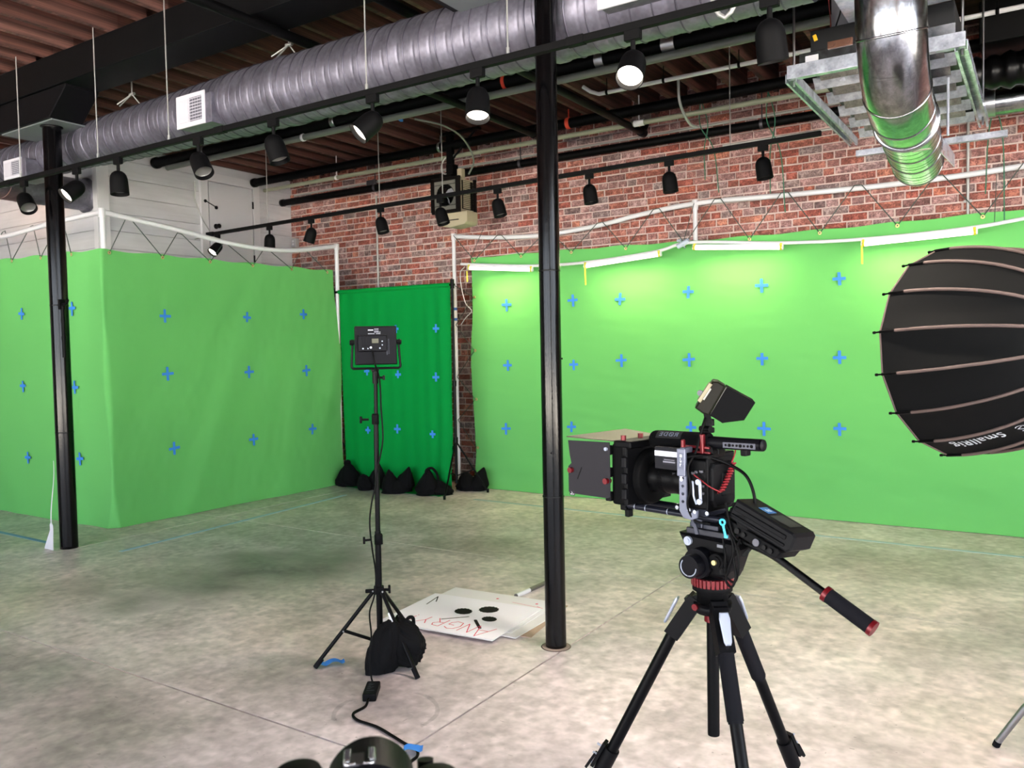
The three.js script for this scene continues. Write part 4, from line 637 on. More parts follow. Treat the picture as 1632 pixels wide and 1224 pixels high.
{ // round duct: drops from a plenum, turns and runs towards the bricks
  const r = 0.15, t = thing('supply_duct', 'large shiny galvanised round duct dropping and turning below the slatted unit at top right', 'air duct', [-0.6, 2.72, -4.35]);
  const curve = new THREE.CatmullRomCurve3([[0, 0.548, 0.24], [0, 0.40, 0.24], [0, 0.2, 0.20], [-0.005, 0.06, 0.06], [-0.012, 0.0, -0.16], [-0.05, 0, -0.8], [-0.115, 0, -1.68]].map(toV), false, 'centripetal');
  const g = new THREE.TubeGeometry(curve, 90, r, 48, false);
  part(t, 'duct_shell', g, MT.galvShiny);
  const n = 90, fr = curve.computeFrenetFrames(n);
  for (const f of [0.02, 0.14, 0.27, 0.37, 0.47, 0.5, 0.66, 0.8, 0.985]) {
    const p = curve.getPointAt(f), d = curve.getTangentAt(f), w = f === 0.47 ? 0.012 : 0.004;
    part(t, 'seam', latheTo([[r - 0.002, -0.006], [r + w, -0.004], [r + w, 0.004], [r - 0.002, 0.006]], p, d, 48), MT.galvShiny);
  }
  for (const f of [0.56, 0.61, 0.72, 0.75, 0.87, 0.91, 0.95]) part(t, 'crimp', latheTo([[r - 0.001, -0.003], [r + 0.0015, 0], [r - 0.001, 0.003]], curve.getPointAt(f), curve.getTangentAt(f), 40), MT.galvShiny);
  { const p = curve.getPointAt(1), d = curve.getTangentAt(1); part(t, 'end_disc', latheTo([[0, 0], [r - 0.004, 0], [r, 0.004]], p.clone().addScaledVector(d, -0.02), d, 40), MT.darkSteel); }
  for (let k = 0; k < 18; k++) { const a = k / 18 * Math.PI * 2; part(t, 'collar_tab', box(0.03, 0.02, 0.004, [Math.sin(a) * (r + 0.01), 0.536, 0.24 + Math.cos(a) * (r + 0.01)], [0, a, 0]), MT.galv); }
  part(t, 'tape_scrap', rbox(0.1, 0.03, 0.002, 0.0005, [0.03, -0.151, -0.56], [Math.PI / 2, 0, 0.3]), mat(0xd8d4c4, 0.6), 'scrap of pale tape');
  part(t, 'hanger_strap', M(rod([0.13, -0.02, -0.9], [0.13, 0.3, -0.9], 0.008, 6)), MT.galv);
  part(t, 'side_flange', ext([[-0.45, -0.05], [0.5, -0.05], [0.5, 0.03], [0.2, 0.05], [-0.3, 0.05]], 0.004, 0, [0.06, 0.0, -1.2], [0, Math.PI / 2 - 0.06, 0]).translate(0.006, 0, 0), MT.galv);
  const p = thing('plenum_box', 'galvanised sheet metal plenum above the large shiny round duct', 'air duct', [-0.6, 3.27, -4.31]);
  part(p, 'box', rbox(0.56, 0.56, 0.9, 0.006, [-0.005, 0.285, 0]), MT.galv); for (const x of [-0.28, 0.27]) part(p, 'flange', rbox(0.025, 0.56, 0.94, 0.003, [x, 0.285, 0]), MT.galvShiny);
  part(p, 'flange', rbox(0.6, 0.012, 0.94, 0.003, [-0.005, 0.007, 0]), MT.galv);
}
{ // right hand edge: black insulated duct, grey stub, black box added to fill a dark area
  const t = thing('added_black_box', 'added black box filling the dark area along the brick wall at the top right edge', 'air duct', [1.2, 3.565, -6.72]);
  part(t, 'casing', rbox(3.2, 0.29, 0.36, 0.01, [0, 0.15, 0]), mat(0x0a0a0b, 0.55)); for (const x of [-1.2, 0, 1.2]) part(t, 'flange', rbox(0.04, 0.3, 0.38, 0.004, [x, 0.15, 0]), mat(0x0e0e10, 0.45));
  const f = thing('insulated_duct', 'black wrapped flexible duct with glinting creases right of the slatted unit', 'air duct', [-0.35, 3.425, -6.76]);
  part(f, 'sleeve', lathe(Array.from({ length: 60 }, (_, k) => [0.115 + 0.012 * Math.sin(k * 1.9) + 0.006 * Math.sin(k * 0.7), k * 0.03]), 28, [-0.2, 0, 0], [0, 0, -Math.PI / 2]), mat(0x060607, 0.3));
  const s = thing('duct_stub', 'pale grey round duct end with a steel band at the right edge above the bricks', 'air duct', [-0.42, 3.27, -7.0]);
  part(s, 'duct_shell', rod([0.06, 0, 0], [2, 0, 0], 0.095, 32), MT.galvShiny); part(s, 'band', rod([0, 0.0, 0], [0.1, 0, 0], 0.1, 32), MT.steel); part(s, 'black_nozzle', rod([-0.28, 0.03, 0], [0, 0.02, 0], 0.085, 28), MT.blackMatte, 'short black sleeve'); 
}
// ---------------------------------------------------------------- things on the floor
function bag(name, label, p, turn, sd, lobes, handle) {     // shot bag: slumped pouches, each [x, z, half width, height, half depth, lean, sharpness], and a strap handle
  const t = thing(name, label, 'sandbag', p, { turn });
  lobes.forEach((lobe, k) => {
    const [cx, cz, rx, h, rz, lean] = lobe.map(q => q * 1.17), sharp = lobe[6];
    const g = mergeVertices(new THREE.SphereGeometry(1, 48, 34)), P = g.attributes.position;
    for (let i = 0; i < P.count; i++) {
      let x = P.getX(i), y = P.getY(i), z = P.getZ(i); const v = (y + 1) / 2, fl = Math.hypot(x, z) || 1e-6;
      const w = 1 + 0.3 * N2(x * 1.7 + k * 3, v * 2 + z * 1.7, sd + k) + 0.16 * N2(x * 6, v * 2.5 + z * 6 + k, sd + 5);
      const r = (v < 0.25 ? 0.82 + 0.72 * v : Math.pow(1 - (v - 0.25) / 0.75, sharp)) * w;      // full at the floor, drawn together at the top
      x = x / fl * r * Math.min(1, fl * 6); z = z / fl * r * Math.min(1, fl * 6);
      P.setXYZ(i, cx + x * rx + lean * v * v, Math.max(0.002, v * h * (1 + 0.16 * N2(x * 3, z * 3, sd + 9))), cz + z * rz);
    }
    g.computeVertexNormals(); part(t, 'pouch', g, MT.blackCloth);
  });
  if (handle) part(t, 'handle', tube(handle.map(q => q.map(c => c * 1.15)), 0.014, 30, 8), MT.blackCloth);
  return t;
}
bag('sandbag', 'black sandbag leftmost at the foot of the darker green cloth, against the left screen', [-6.84, 0, -6.98], 0.6, 301, [[0, 0, 0.135, 0.235, 0.12, -0.01, 0.62], [0.05, 0.03, 0.1, 0.16, 0.1, 0.02, 0.6]], [[-0.03, 0.2, 0.0], [-0.025, 0.245, 0.0], [0.01, 0.25, 0.0], [0.02, 0.2, 0.0]]);
bag('sandbag', 'black sandbag on the darker green hem, half hidden by the pole of the light panel', [-6.40, 0, -6.92], 0.75, 311, [[-0.075, 0.02, 0.085, 0.155, 0.09, -0.02, 0.5], [0.045, 0.0, 0.105, 0.255, 0.1, 0.015, 0.85]]);
bag('sandbag', 'black sandbag with two peaks in the middle of the darker green hem', [-6.02, 0, -6.90], 0.7, 321, [[-0.06, 0.02, 0.1, 0.225, 0.1, -0.02, 0.72], [0.06, 0.0, 0.1, 0.24, 0.1, 0.05, 0.66], [0, 0.05, 0.12, 0.12, 0.08, 0, 0.5]]);
bag('sandbag', 'black sandbag with a raised loop handle at the right end of the darker green hem', [-5.58, 0, -6.96], 0.65, 331, [[-0.045, 0.0, 0.125, 0.235, 0.11, 0.02, 0.8], [0.1, 0.03, 0.1, 0.13, 0.09, -0.02, 0.6]], [[-0.06, 0.17, 0.02], [-0.05, 0.235, 0.02], [0.0, 0.25, 0.01], [0.045, 0.2, 0.01], [0.06, 0.13, 0.02]]);
bag('sandbag', 'black sandbag against the brick, behind the splayed stand leg', [-5.34, 0, -7.38], 0.4, 341, [[-0.05, 0.0, 0.11, 0.17, 0.1, -0.02, 0.55], [0.06, 0.0, 0.1, 0.215, 0.1, 0.05, 0.7]]);
{ // light panel on a stand
  const P = [-2.80, 0, -3.03], turn = 0.746, ca = Math.cos(turn), sa = Math.sin(turn);
  const t = thing('light_stand', 'slim black light stand standing on the bare floor left of the poster boards', 'light stand', P, { turn });
  part(t, 'riser', M(rod([0.012, 0.14, 0], [0.014, 0.66, 0], 0.0155, 18)), MT.blackSatin); part(t, 'riser', rod([0.014, 0.6, 0], [0.02, 1.24, 0], 0.0125, 18), MT.blackSatin); part(t, 'riser', rod([0.02, 1.2, 0], [0.024, 1.45, 0], 0.0095, 18), MT.blackSatin);
  for (const [y, r] of [[0.62, 0.021], [1.22, 0.018]]) { const c = part(t, 'collar', lathe([[0, -0.025], [r, -0.025], [r, 0.02], [r * 0.8, 0.028], [0, 0.028]], 20, [0.017, y, 0]), MT.blackMatte); part(c, 'knob', M(rod([-0.017, y, 0.0], [-0.052, y, 0.01], 0.006, 8), rbox(0.012, 0.034, 0.02, 0.004, [-0.054, y, 0.01])), MT.blackMatte); }
  part(t, 'hub', M(rbox(0.05, 0.036, 0.05, 0.006, [0.012, 0.365, 0]), rbox(0.05, 0.018, 0.016, 0.004, [-0.03, 0.365, 0.01]), rod([0.03, 0.365, 0], [0.062, 0.365, 0.01], 0.007, 8), rbox(0.012, 0.04, 0.022, 0.004, [0.064, 0.368, 0.01])), MT.blackMatte);
  const L = (x, z) => [x * ca - z * sa, x * sa + z * ca];       // world offset from the stand to its own axes
  const feet = [[-0.21, 0.22], [0.31, 0.07], [-0.06, -0.36]].map(q => L(q[0], q[1]));
  feet.forEach(([fx, fz], i) => {
    const d = Math.hypot(fx, fz), ux = fx / d, uz = fz / d;
    const leg = part(t, 'leg', M(rod([0.012 + ux * 0.025, 0.362, uz * 0.025], [fx, 0.016, fz], 0.0098, 14)), MT.blackSatin);
    part(leg, 'rubber_foot', rod([fx - ux * 0.03, 0.045, fz - uz * 0.03], [fx + ux * 0.004, 0.006, fz + uz * 0.004], 0.0125, 12), MT.rubber);
    part(leg, 'rivet', rod([0.012 + ux * 0.03, 0.365, uz * 0.03 + 0.012], [0.012 + ux * 0.03, 0.365, uz * 0.03 + 0.02], 0.004, 8), MT.steel); part(leg, 'rivet', rod([fx * 0.55, 0.175, fz * 0.55 + 0.008], [fx * 0.55, 0.175, fz * 0.55 + 0.016], 0.004, 8), MT.steel);
    part(t, 'brace', flatbar([fx * 0.54, 0.175, fz * 0.54], [0.012, 0.10, 0], 0.016, 0.005), MT.blackSatin);
  });
  part(t, 'slider', lathe([[0, 0.085], [0.02, 0.085], [0.02, 0.125], [0, 0.125]], 16, [0.012, 0, 0]), MT.blackMatte);
  part(t, 'printed_sticker', flatbar([feet[1][0] * 0.30, 0.272, feet[1][1] * 0.30 + 0.011], [feet[1][0] * 0.46, 0.214, feet[1][1] * 0.46 + 0.0112], 0.008, 0.001, [0, 0.5, 1]), mat(0xc9ccd2, 0.5), 'white lettering on the leg');
  // the panel itself
  const q = thing('led_light', 'square black light panel seen from behind, on top of the slim black stand', 'light panel', [P[0] + 0.022 * ca, 1.447, P[2] - 0.022 * sa], { turn: turn + 0.10 });
  const yc = 0.138, W = 0.205, H = 0.19;
  part(q, 'housing', rbox(W, H, 0.03, 0.006, [0.006, yc, 0]), mat(0x0a0a0e, 0.42));
  part(q, 'diffuser', rbox(W - 0.004, H - 0.006, 0.014, 0.004, [0.01, yc, -0.02]), mat(0xf4f2f4, 0.4), 'white diffuser edge');
  part(q, 'control_box', rbox(0.14, 0.082, 0.026, 0.006, [-0.012, yc + 0.01, 0.024]), mat(0x101016, 0.4));
  const labelTex = canvasTex(256, 256, (c, w, h) => {   // small print too fine to read in the photograph: rows of bars
    c.fillStyle = '#0b0b10'; c.fillRect(0, 0, w, h); c.fillStyle = '#c8ccd4'; c.fillRect(78, 16, 34, 7); c.fillStyle = '#9a9ea8';
    const row = (x, y, t, n) => { for (let i = 0, q = x; i < n; i++) { const l = 4 + ((i * 7 + n * 3) % 6); c.fillRect(q, y, l, t); q += l + 2; } };
    row(118, 10, 6, 3); row(118, 24, 5, 4); row(118, 32, 5, 5); row(78, 42, 6, 5); row(130, 42, 6, 4);
    c.fillStyle = '#595d68'; for (let i = 0; i < 11; i++) c.fillRect(206, 85 + i * 10, 9, 3); c.fillRect(197, 80, 3, 116); });
  { const g = box(W - 0.012, H - 0.012, 0.001, [0.006, yc, 0.0157]); part(q, 'printed_back', g, print(labelTex, 0.45)); }
  part(q, 'display', rbox(0.032, 0.022, 0.002, 0.0006, [0.0, yc + 0.022, 0.038]), mat(0x45452f, 0.4), 'small yellowish display');
  for (const [x, y, r] of [[-0.06, -0.015, 0.0035], [-0.036, -0.015, 0.003], [-0.022, -0.01, 0.0055], [0.022, -0.014, 0.0035], [0.034, 0.02, 0.003], [0.034, 0.002, 0.003]]) part(q, 'button', rod([x, yc + y, 0.036], [x, yc + y, 0.040], r, 12), MT.silver);
  for (const x of [-0.055, -0.03]) part(q, 'battery_slot', rbox(0.02, 0.05, 0.004, 0.002, [x, yc + 0.018, 0.037]), mat(0x17171c, 0.5));
  const yk = part(q, 'yoke', M(bend([[-W / 2 - 0.004, yc + 0.02, 0], [-W / 2 - 0.01, 0.05, 0], [-W / 2 - 0.012, 0.025, 0], [W / 2 + 0.024, 0.025, 0], [W / 2 + 0.022, 0.05, 0], [W / 2 + 0.016, yc + 0.02, 0]], 0.006, 0.014, 10)), MT.blackSatin);
  for (const s of [-1, 1]) part(yk, 'knob', M(rod([0.006 + s * (W / 2 + 0.002), yc + 0.016, 0], [0.006 + s * (W / 2 + 0.024), yc + 0.016, 0], 0.0125, 14), rod([0.006 + s * (W / 2 + 0.01), yc + 0.016, 0], [0.006 + s * (W / 2 + 0.016), yc + 0.016, 0], 0.016, 10)), MT.blackMatte);
  part(q, 'spigot', M(rod([0, -0.05, 0], [0, 0.02, 0], 0.015, 16), rbox(0.036, 0.016, 0.03, 0.004, [0.0, 0.016, 0]), rod([0.01, -0.02, 0], [0.038, -0.022, 0.012], 0.006, 8), rbox(0.014, 0.024, 0.014, 0.005, [0.04, -0.022, 0.013])), MT.blackSatin);
  // cable
  const cw = (s, y, out = 0.03) => [P[0] + s * ca + out * sa, y, P[2] - s * sa + out * ca];
  const adp = V(-2.555, 0.0, -2.715);
  const c = thing('power_adapter', 'black mains adapter lying on the floor with its cord running up the slim light stand', 'power adapter', [adp.x, 0, adp.z], { turn: 0.6 });
  part(c, 'brick', rbox(0.062, 0.036, 0.15, 0.007, [0, 0.018, 0]), mat(0x0c0c0e, 0.5));
  const st = canvasTex(128, 256, (k, w, h) => { k.fillStyle = '#0d0d10'; k.fillRect(0, 0, w, h); k.fillStyle = '#5c6168'; for (let i = 0; i < 7; i++) k.fillRect(20, 30 + i * 22, 30 + ((i * 37) % 54), 5); k.fillRect(20, 200, 88, 7); });
  part(c, 'label_plate', box(0.05, 0.0006, 0.12, [0, 0.0363, 0]), print(st, 0.5));
  const wp = pts => pts.map(p => { const x = p[0] - adp.x, z = p[2] - adp.z, k = Math.cos(0.6), s = Math.sin(0.6); return [x * k - z * s, p[1], x * s + z * k]; });
  part(c, 'low_voltage_cord', tube(wp([cw(0.012, 1.56, 0.045), cw(0.02, 1.5, 0.06), cw(0.04, 1.43, 0.03), cw(0.046, 1.275, 0.02), cw(0.05, 1.12, 0.02), cw(0.036, 1.04, 0.024), cw(0.02, 0.98, 0.024), cw(0.01, 0.9, 0.024), cw(-0.012, 0.81, 0.03), cw(-0.024, 0.715, 0.035), cw(-0.016, 0.588, 0.035), cw(-0.003, 0.477, 0.03), cw(-0.002, 0.42, 0.04), cw(-0.012, 0.35, 0.06), cw(-0.035, 0.29, 0.1), cw(-0.03, 0.2, 0.2), [-2.68, 0.1, -2.84], [-2.635, 0.02, -2.805], [-2.6, 0.018, -2.785]]), 0.0042, 220, 7), MT.cable, 'thin black cord');
  part(c, 'mains_cord', tube(wp([[-2.51, 0.018, -2.645], [-2.485, 0.008, -2.6], [-2.48, 0.007, -2.52], [-2.43, 0.007, -2.485], [-2.31, 0.007, -2.478], [-2.2, 0.007, -2.45], [-2.11, 0.007, -2.425], [-2.04, 0.007, -2.41], [-2.005, 0.007, -2.37], [-2.0, 0.007, -2.33], [-1.975, 0.007, -2.26], [-1.97, 0.007, -2.18], [-1.9, 0.007, -2.0], [-1.75, 0.007, -1.9]]), 0.0062, 180, 8), MT.cable, 'thicker black cord');
}
{ // bag on the stand: slumped cloth bag draped over a leg
  const t = thing('sandbag', 'limp black cloth bag slumped at the foot of the slim light stand', 'sandbag', [-2.705, 0, -3.02], { turn: 0.746 });
  const lump = (cx, cy, cz, rx, ry, rz, sd, rot) => {
    const g = mergeVertices(new THREE.SphereGeometry(1, 60, 44)), P = g.attributes.position;
    for (let i = 0; i < P.count; i++) {
      const x = P.getX(i), y = P.getY(i), z = P.getZ(i), f = 1 + 0.28 * N2(x * 1.8 + sd, y * 1.5 + z * 1.8, sd) + 0.14 * N2((x + y) * 7 + sd, (y - x) * 1.6 + z * 4, sd + 2) + 0.06 * N2(x * 14, y * 5 + z * 14, sd + 3);
      P.setXYZ(i, x * rx * f, y * ry * f, z * rz * f);
    }
    if (rot) g.rotateZ(rot); g.translate(cx, cy, cz); for (let i = 0; i < P.count; i++) if (P.getY(i) < 0.004) P.setY(i, 0.004); g.computeVertexNormals(); return g;
  };
  part(t, 'pouch', lump(-0.035, 0.09, 0.05, 0.085, 0.155, 0.075, 401, -0.35), MT.blackCloth); part(t, 'pouch', lump(0.075, 0.115, 0.02, 0.095, 0.105, 0.085, 411, 0.3), MT.blackCloth);
  part(t, 'pouch', lump(0.06, 0.175, 0.0, 0.06, 0.06, 0.055, 421, 0.2), MT.blackCloth, 'gathered neck of the bag');
  part(t, 'handle', tube([[0.07, 0.2, 0.0], [0.09, 0.24, 0.01], [0.11, 0.235, 0.0], [0.115, 0.19, -0.01]], 0.009, 24, 8), MT.blackCloth);
}
// --- poster boards with marker drawings
{
  const W = 0.745, H = 0.585, rot = 0.085, C = [-2.835, -3.775];
  const toLocal = (x, z) => { const dx = x - C[0], dz = z - C[1], c = Math.cos(rot), s = Math.sin(rot); return [(dx * c - dz * s) / W + 0.5, (dx * s + dz * c) / H + 0.5]; };
  const art = canvasTex(1024, 804, (c, w, h) => {
    const p = (x, z) => { const q = toLocal(x, z); return [q[0] * w, q[1] * h]; };
    c.fillStyle = '#faf8ff'; c.fillRect(0, 0, w, h); c.fillStyle = '#161414';
    const blob = (x, z, rx, rz, a) => { const q = p(x, z); c.beginPath(); for (let i = 0; i <= 40; i++) { const t = i / 40 * Math.PI * 2, k = 1 + 0.05 * Math.sin(i * 2.3) + 0.03 * Math.sin(i * 4.1), ex = Math.cos(t) * rx * k, ez = Math.sin(t) * rz * k, X = q[0] + (ex * Math.cos(a) - ez * Math.sin(a)) / W * w, Y = q[1] + (ex * Math.sin(a) + ez * Math.cos(a)) / H * h; i ? c.lineTo(X, Y) : c.moveTo(X, Y); } c.closePath(); c.fill(); };
    blob(-2.86, -3.83, 0.058, 0.05, 0.5); blob(-2.746, -3.93, 0.06, 0.058, 0.3); blob(-2.647, -3.79, 0.048, 0.04, 0.4);
    const line = (pts, lw, col) => { c.strokeStyle = col; c.lineWidth = lw; c.lineCap = 'round'; c.lineJoin = 'round'; c.beginPath(); pts.forEach((q, i) => { const a = p(q[0], q[1]); i ? c.lineTo(a[0], a[1]) : c.moveTo(a[0], a[1]); }); c.stroke(); };
    line([[-2.885, -3.655], [-2.83, -3.71], [-2.775, -3.765]], 13, '#1a1717'); line([[-2.705, -3.735], [-2.66, -3.69], [-2.605, -3.637]], 26, '#1a1717');
    line([[-3.137, -3.832], [-3.172, -3.988], [-3.118, -3.9]], 9, '#191818');
    // ANGRY? in red marker, upside down as it lies
    const R = '#e0405f', glyphs = { A: [[[0, 1], [0.45, 0], [1, 1]], [[0.2, 0.62], [0.8, 0.62]]], N: [[[0, 1], [0.05, 0], [0.9, 1], [0.95, 0]]], G: [[[0.95, 0.15], [0.6, 0], [0.2, 0.1], [0, 0.5], [0.2, 0.95], [0.7, 1], [0.95, 0.75], [0.95, 0.5], [0.55, 0.5]]], R: [[[0, 1], [0.02, 0], [0.6, 0.02], [0.8, 0.25], [0.55, 0.5], [0.05, 0.52]], [[0.4, 0.52], [0.95, 1]]], Y: [[[0, 0], [0.45, 0.5], [0.95, 0]], [[0.45, 0.5], [0.4, 1]]], '?': [[[0, 0.22], [0.2, 0], [0.7, 0], [0.85, 0.25], [0.45, 0.5], [0.4, 0.75]], [[0.4, 0.95], [0.42, 1]]] };
    const ls = [['A', -2.515, -3.67, 0.105, 0.15], ['N', -2.625, -3.665, 0.075, 0.12], ['G', -2.715, -3.665, 0.085, 0.12], ['R', -2.83, -3.66, 0.075, 0.11], ['Y', -2.93, -3.655, 0.065, 0.10], ['?', -3.02, -3.65, 0.07, 0.09]];
    for (const [ch, x, z, gw, gh] of ls) for (const st of glyphs[ch]) line(st.map(([a, b]) => [x - a * gw, z + (1 - b) * gh]), 7, R);
  });
  const board = (label, cx, cz, y, r, top, o = {}) => {
    const g = rbox(o.w || W, 0.0055, o.h || H, 0.001, [0, 0.00275, 0], [0, 0, 0], 1); const side = o.side || mat(0xe6e3e4, 0.6), Pp = g.attributes.position, Nn = g.attributes.normal;
    const t = thing('poster_board', label, 'poster board', [cx, y, cz], { turn: r, group: 'stack of poster boards' });
    part(t, 'board', g, side); if (top) { const s = new THREE.PlaneGeometry(o.w || W, o.h || H); s.rotateX(-Math.PI / 2); s.scale(0.996, 1, 0.996); s.translate(0, 0.0058, 0); part(t, 'drawn_face', s, new THREE.MeshPhysicalMaterial({ map: top, roughness: 0.85, specularIntensity: 0.4 })); } return t;
  };
  const dots = canvasTex(512, 402, (c, w, h) => { c.fillStyle = '#f0eeef'; c.fillRect(0, 0, w, h); c.fillStyle = '#e23c5c'; for (const [x, y] of [[0.5, 0.16], [0.86, 0.14]]) { c.beginPath(); c.arc(x * w, y * h, 6, 0, 7); c.fill(); } c.strokeStyle = '#e98aa0'; c.lineWidth = 3; c.beginPath(); c.moveTo(w * 0.89, h * 0.21); c.lineTo(w * 0.96, h * 0.25); c.moveTo(w * 0.66, h * 0.2); c.lineTo(w * 0.95, h * 0.24); c.stroke(); });
  board('poster board at the bottom of the pile beside the near column, brown edged', -2.73, -3.93, 0, 0.16, null, { side: mat(0xb39a86, 0.7) });
  board('poster board second from the bottom of the pile, its right corner sticking out', -2.75, -3.92, 0.006, 0.02, null, {});
  board('poster board under the angry face, two red dots on its far edge', -2.82, -3.95, 0.012, 0.06, dots, {});
  board('top poster board with an angry face in black marker and red upside down lettering', C[0], C[1], 0.018, rot, art);
  const s = thing('marker_stick', 'grey metal stick with a white label on the floor behind the near column', 'stick', [-2.70, 0, -4.52], { turn: 0 });
  part(s, 'rod', rod([-0.07, 0.013, 0.26], [-0.055, 0.013, -0.18], 0.014, 14), mat(0x6a6460, 0.4, 0.4)); part(s, 'label_wrap', rod([-0.0698, 0.013, 0.255], [-0.065, 0.013, 0.11], 0.0146, 14), mat(0xdddadb, 0.5), 'white printed label');
}
one('paper_sheet', 'small white sheet lying on the floor against the brick, beside the splayed stand leg', 'paper', rbox(0.24, 0.004, 0.1, 0.001, [-5.36, 0.003, -7.66], [0, 0.1, 0], 1), mat(0xe8e6ec, 0.6));
// --- tape on the floor, paper at the far column
{
  const lab = { a: 'long faded blue tape line on the floor in front of the wide green screen', b: 'faded blue tape line on the floor alongside the left green screen', c: 'short faded blue tape line on the floor at the left edge by the far column' };
  const strip = (l, a, b, m = MT.tapeFloor, w = 0.045) => one('tape_line', l, 'tape', flatbar([a[0], 0.001, a[1]], [b[0], 0.001, b[1]], 0.0016, w, [b[1] - a[1], 0, -(b[0] - a[0])]), m);
  strip(lab.a, [-5.0, -6.92], [1.0, -6.84]); strip(lab.b, [-6.2, -3.75], [-6.42, -6.5], mat(0xa9c4dc, 0.7)); strip(lab.c, [-9.5, -3.66], [-7.01, -3.63], mat(0x7fa4cc, 0.7));
  const crumple = (l, x, z, s, r, sd) => { const g = new THREE.PlaneGeometry(s, 0.05, 18, 5); const P = g.attributes.position; for (let i = 0; i < P.count; i++) P.setZ(i, 0.012 + 0.012 * Math.abs(Math.sin(P.getX(i) * 40 + sd)) + 0.008 * N2(P.getX(i) * 40, P.getY(i) * 40, sd)); g.rotateX(-Math.PI / 2); g.rotateY(r); g.computeVertexNormals(); g.translate(x, 0, z); const m = MT.tape.clone(); m.side = THREE.DoubleSide; one('tape_scrap', l, 'tape', g, m); };
  crumple('crumpled scrap of blue tape on the floor by the slim stand', -2.965, -2.88, 0.115, 0.9, 501); crumple('scrap of blue tape holding the mains cord to the floor at the bottom', -2.045, -2.395, 0.075, 0.6, 511);
  const g = sheet(16, 60, (u, v) => { const k = v < 0.22 ? 0.02 + v * 0.24 : 0.072 + (v - 0.22) * 0.62, lean = v < 0.22 ? (0.22 - v) * 0.5 : 0; const w = v < 0.3 ? 0.05 + 0.09 * Math.max(0, 0.22 - v) / 0.22 : 0.02 - 0.012 * v; const q = V((u - 0.5) * w - lean * 0.25, v * 0.72, lean * 0.3 + 0.02 * Math.sin(v * 5)); q.uu = u; return q; });
  const m = mat(0xcfcdd2, 0.7); m.side = THREE.DoubleSide; one('paper_sheet', 'curled white strip of paper propped against the foot of the far column', 'paper', g.translate(-6.765, 0.002, -3.53), m);
}
const SOFT_PANEL_N = 2, SOFT_FLIPU = true, SOFT_FLIPV = true, MIC_V = u => u, MIC_ROT = 0.0;
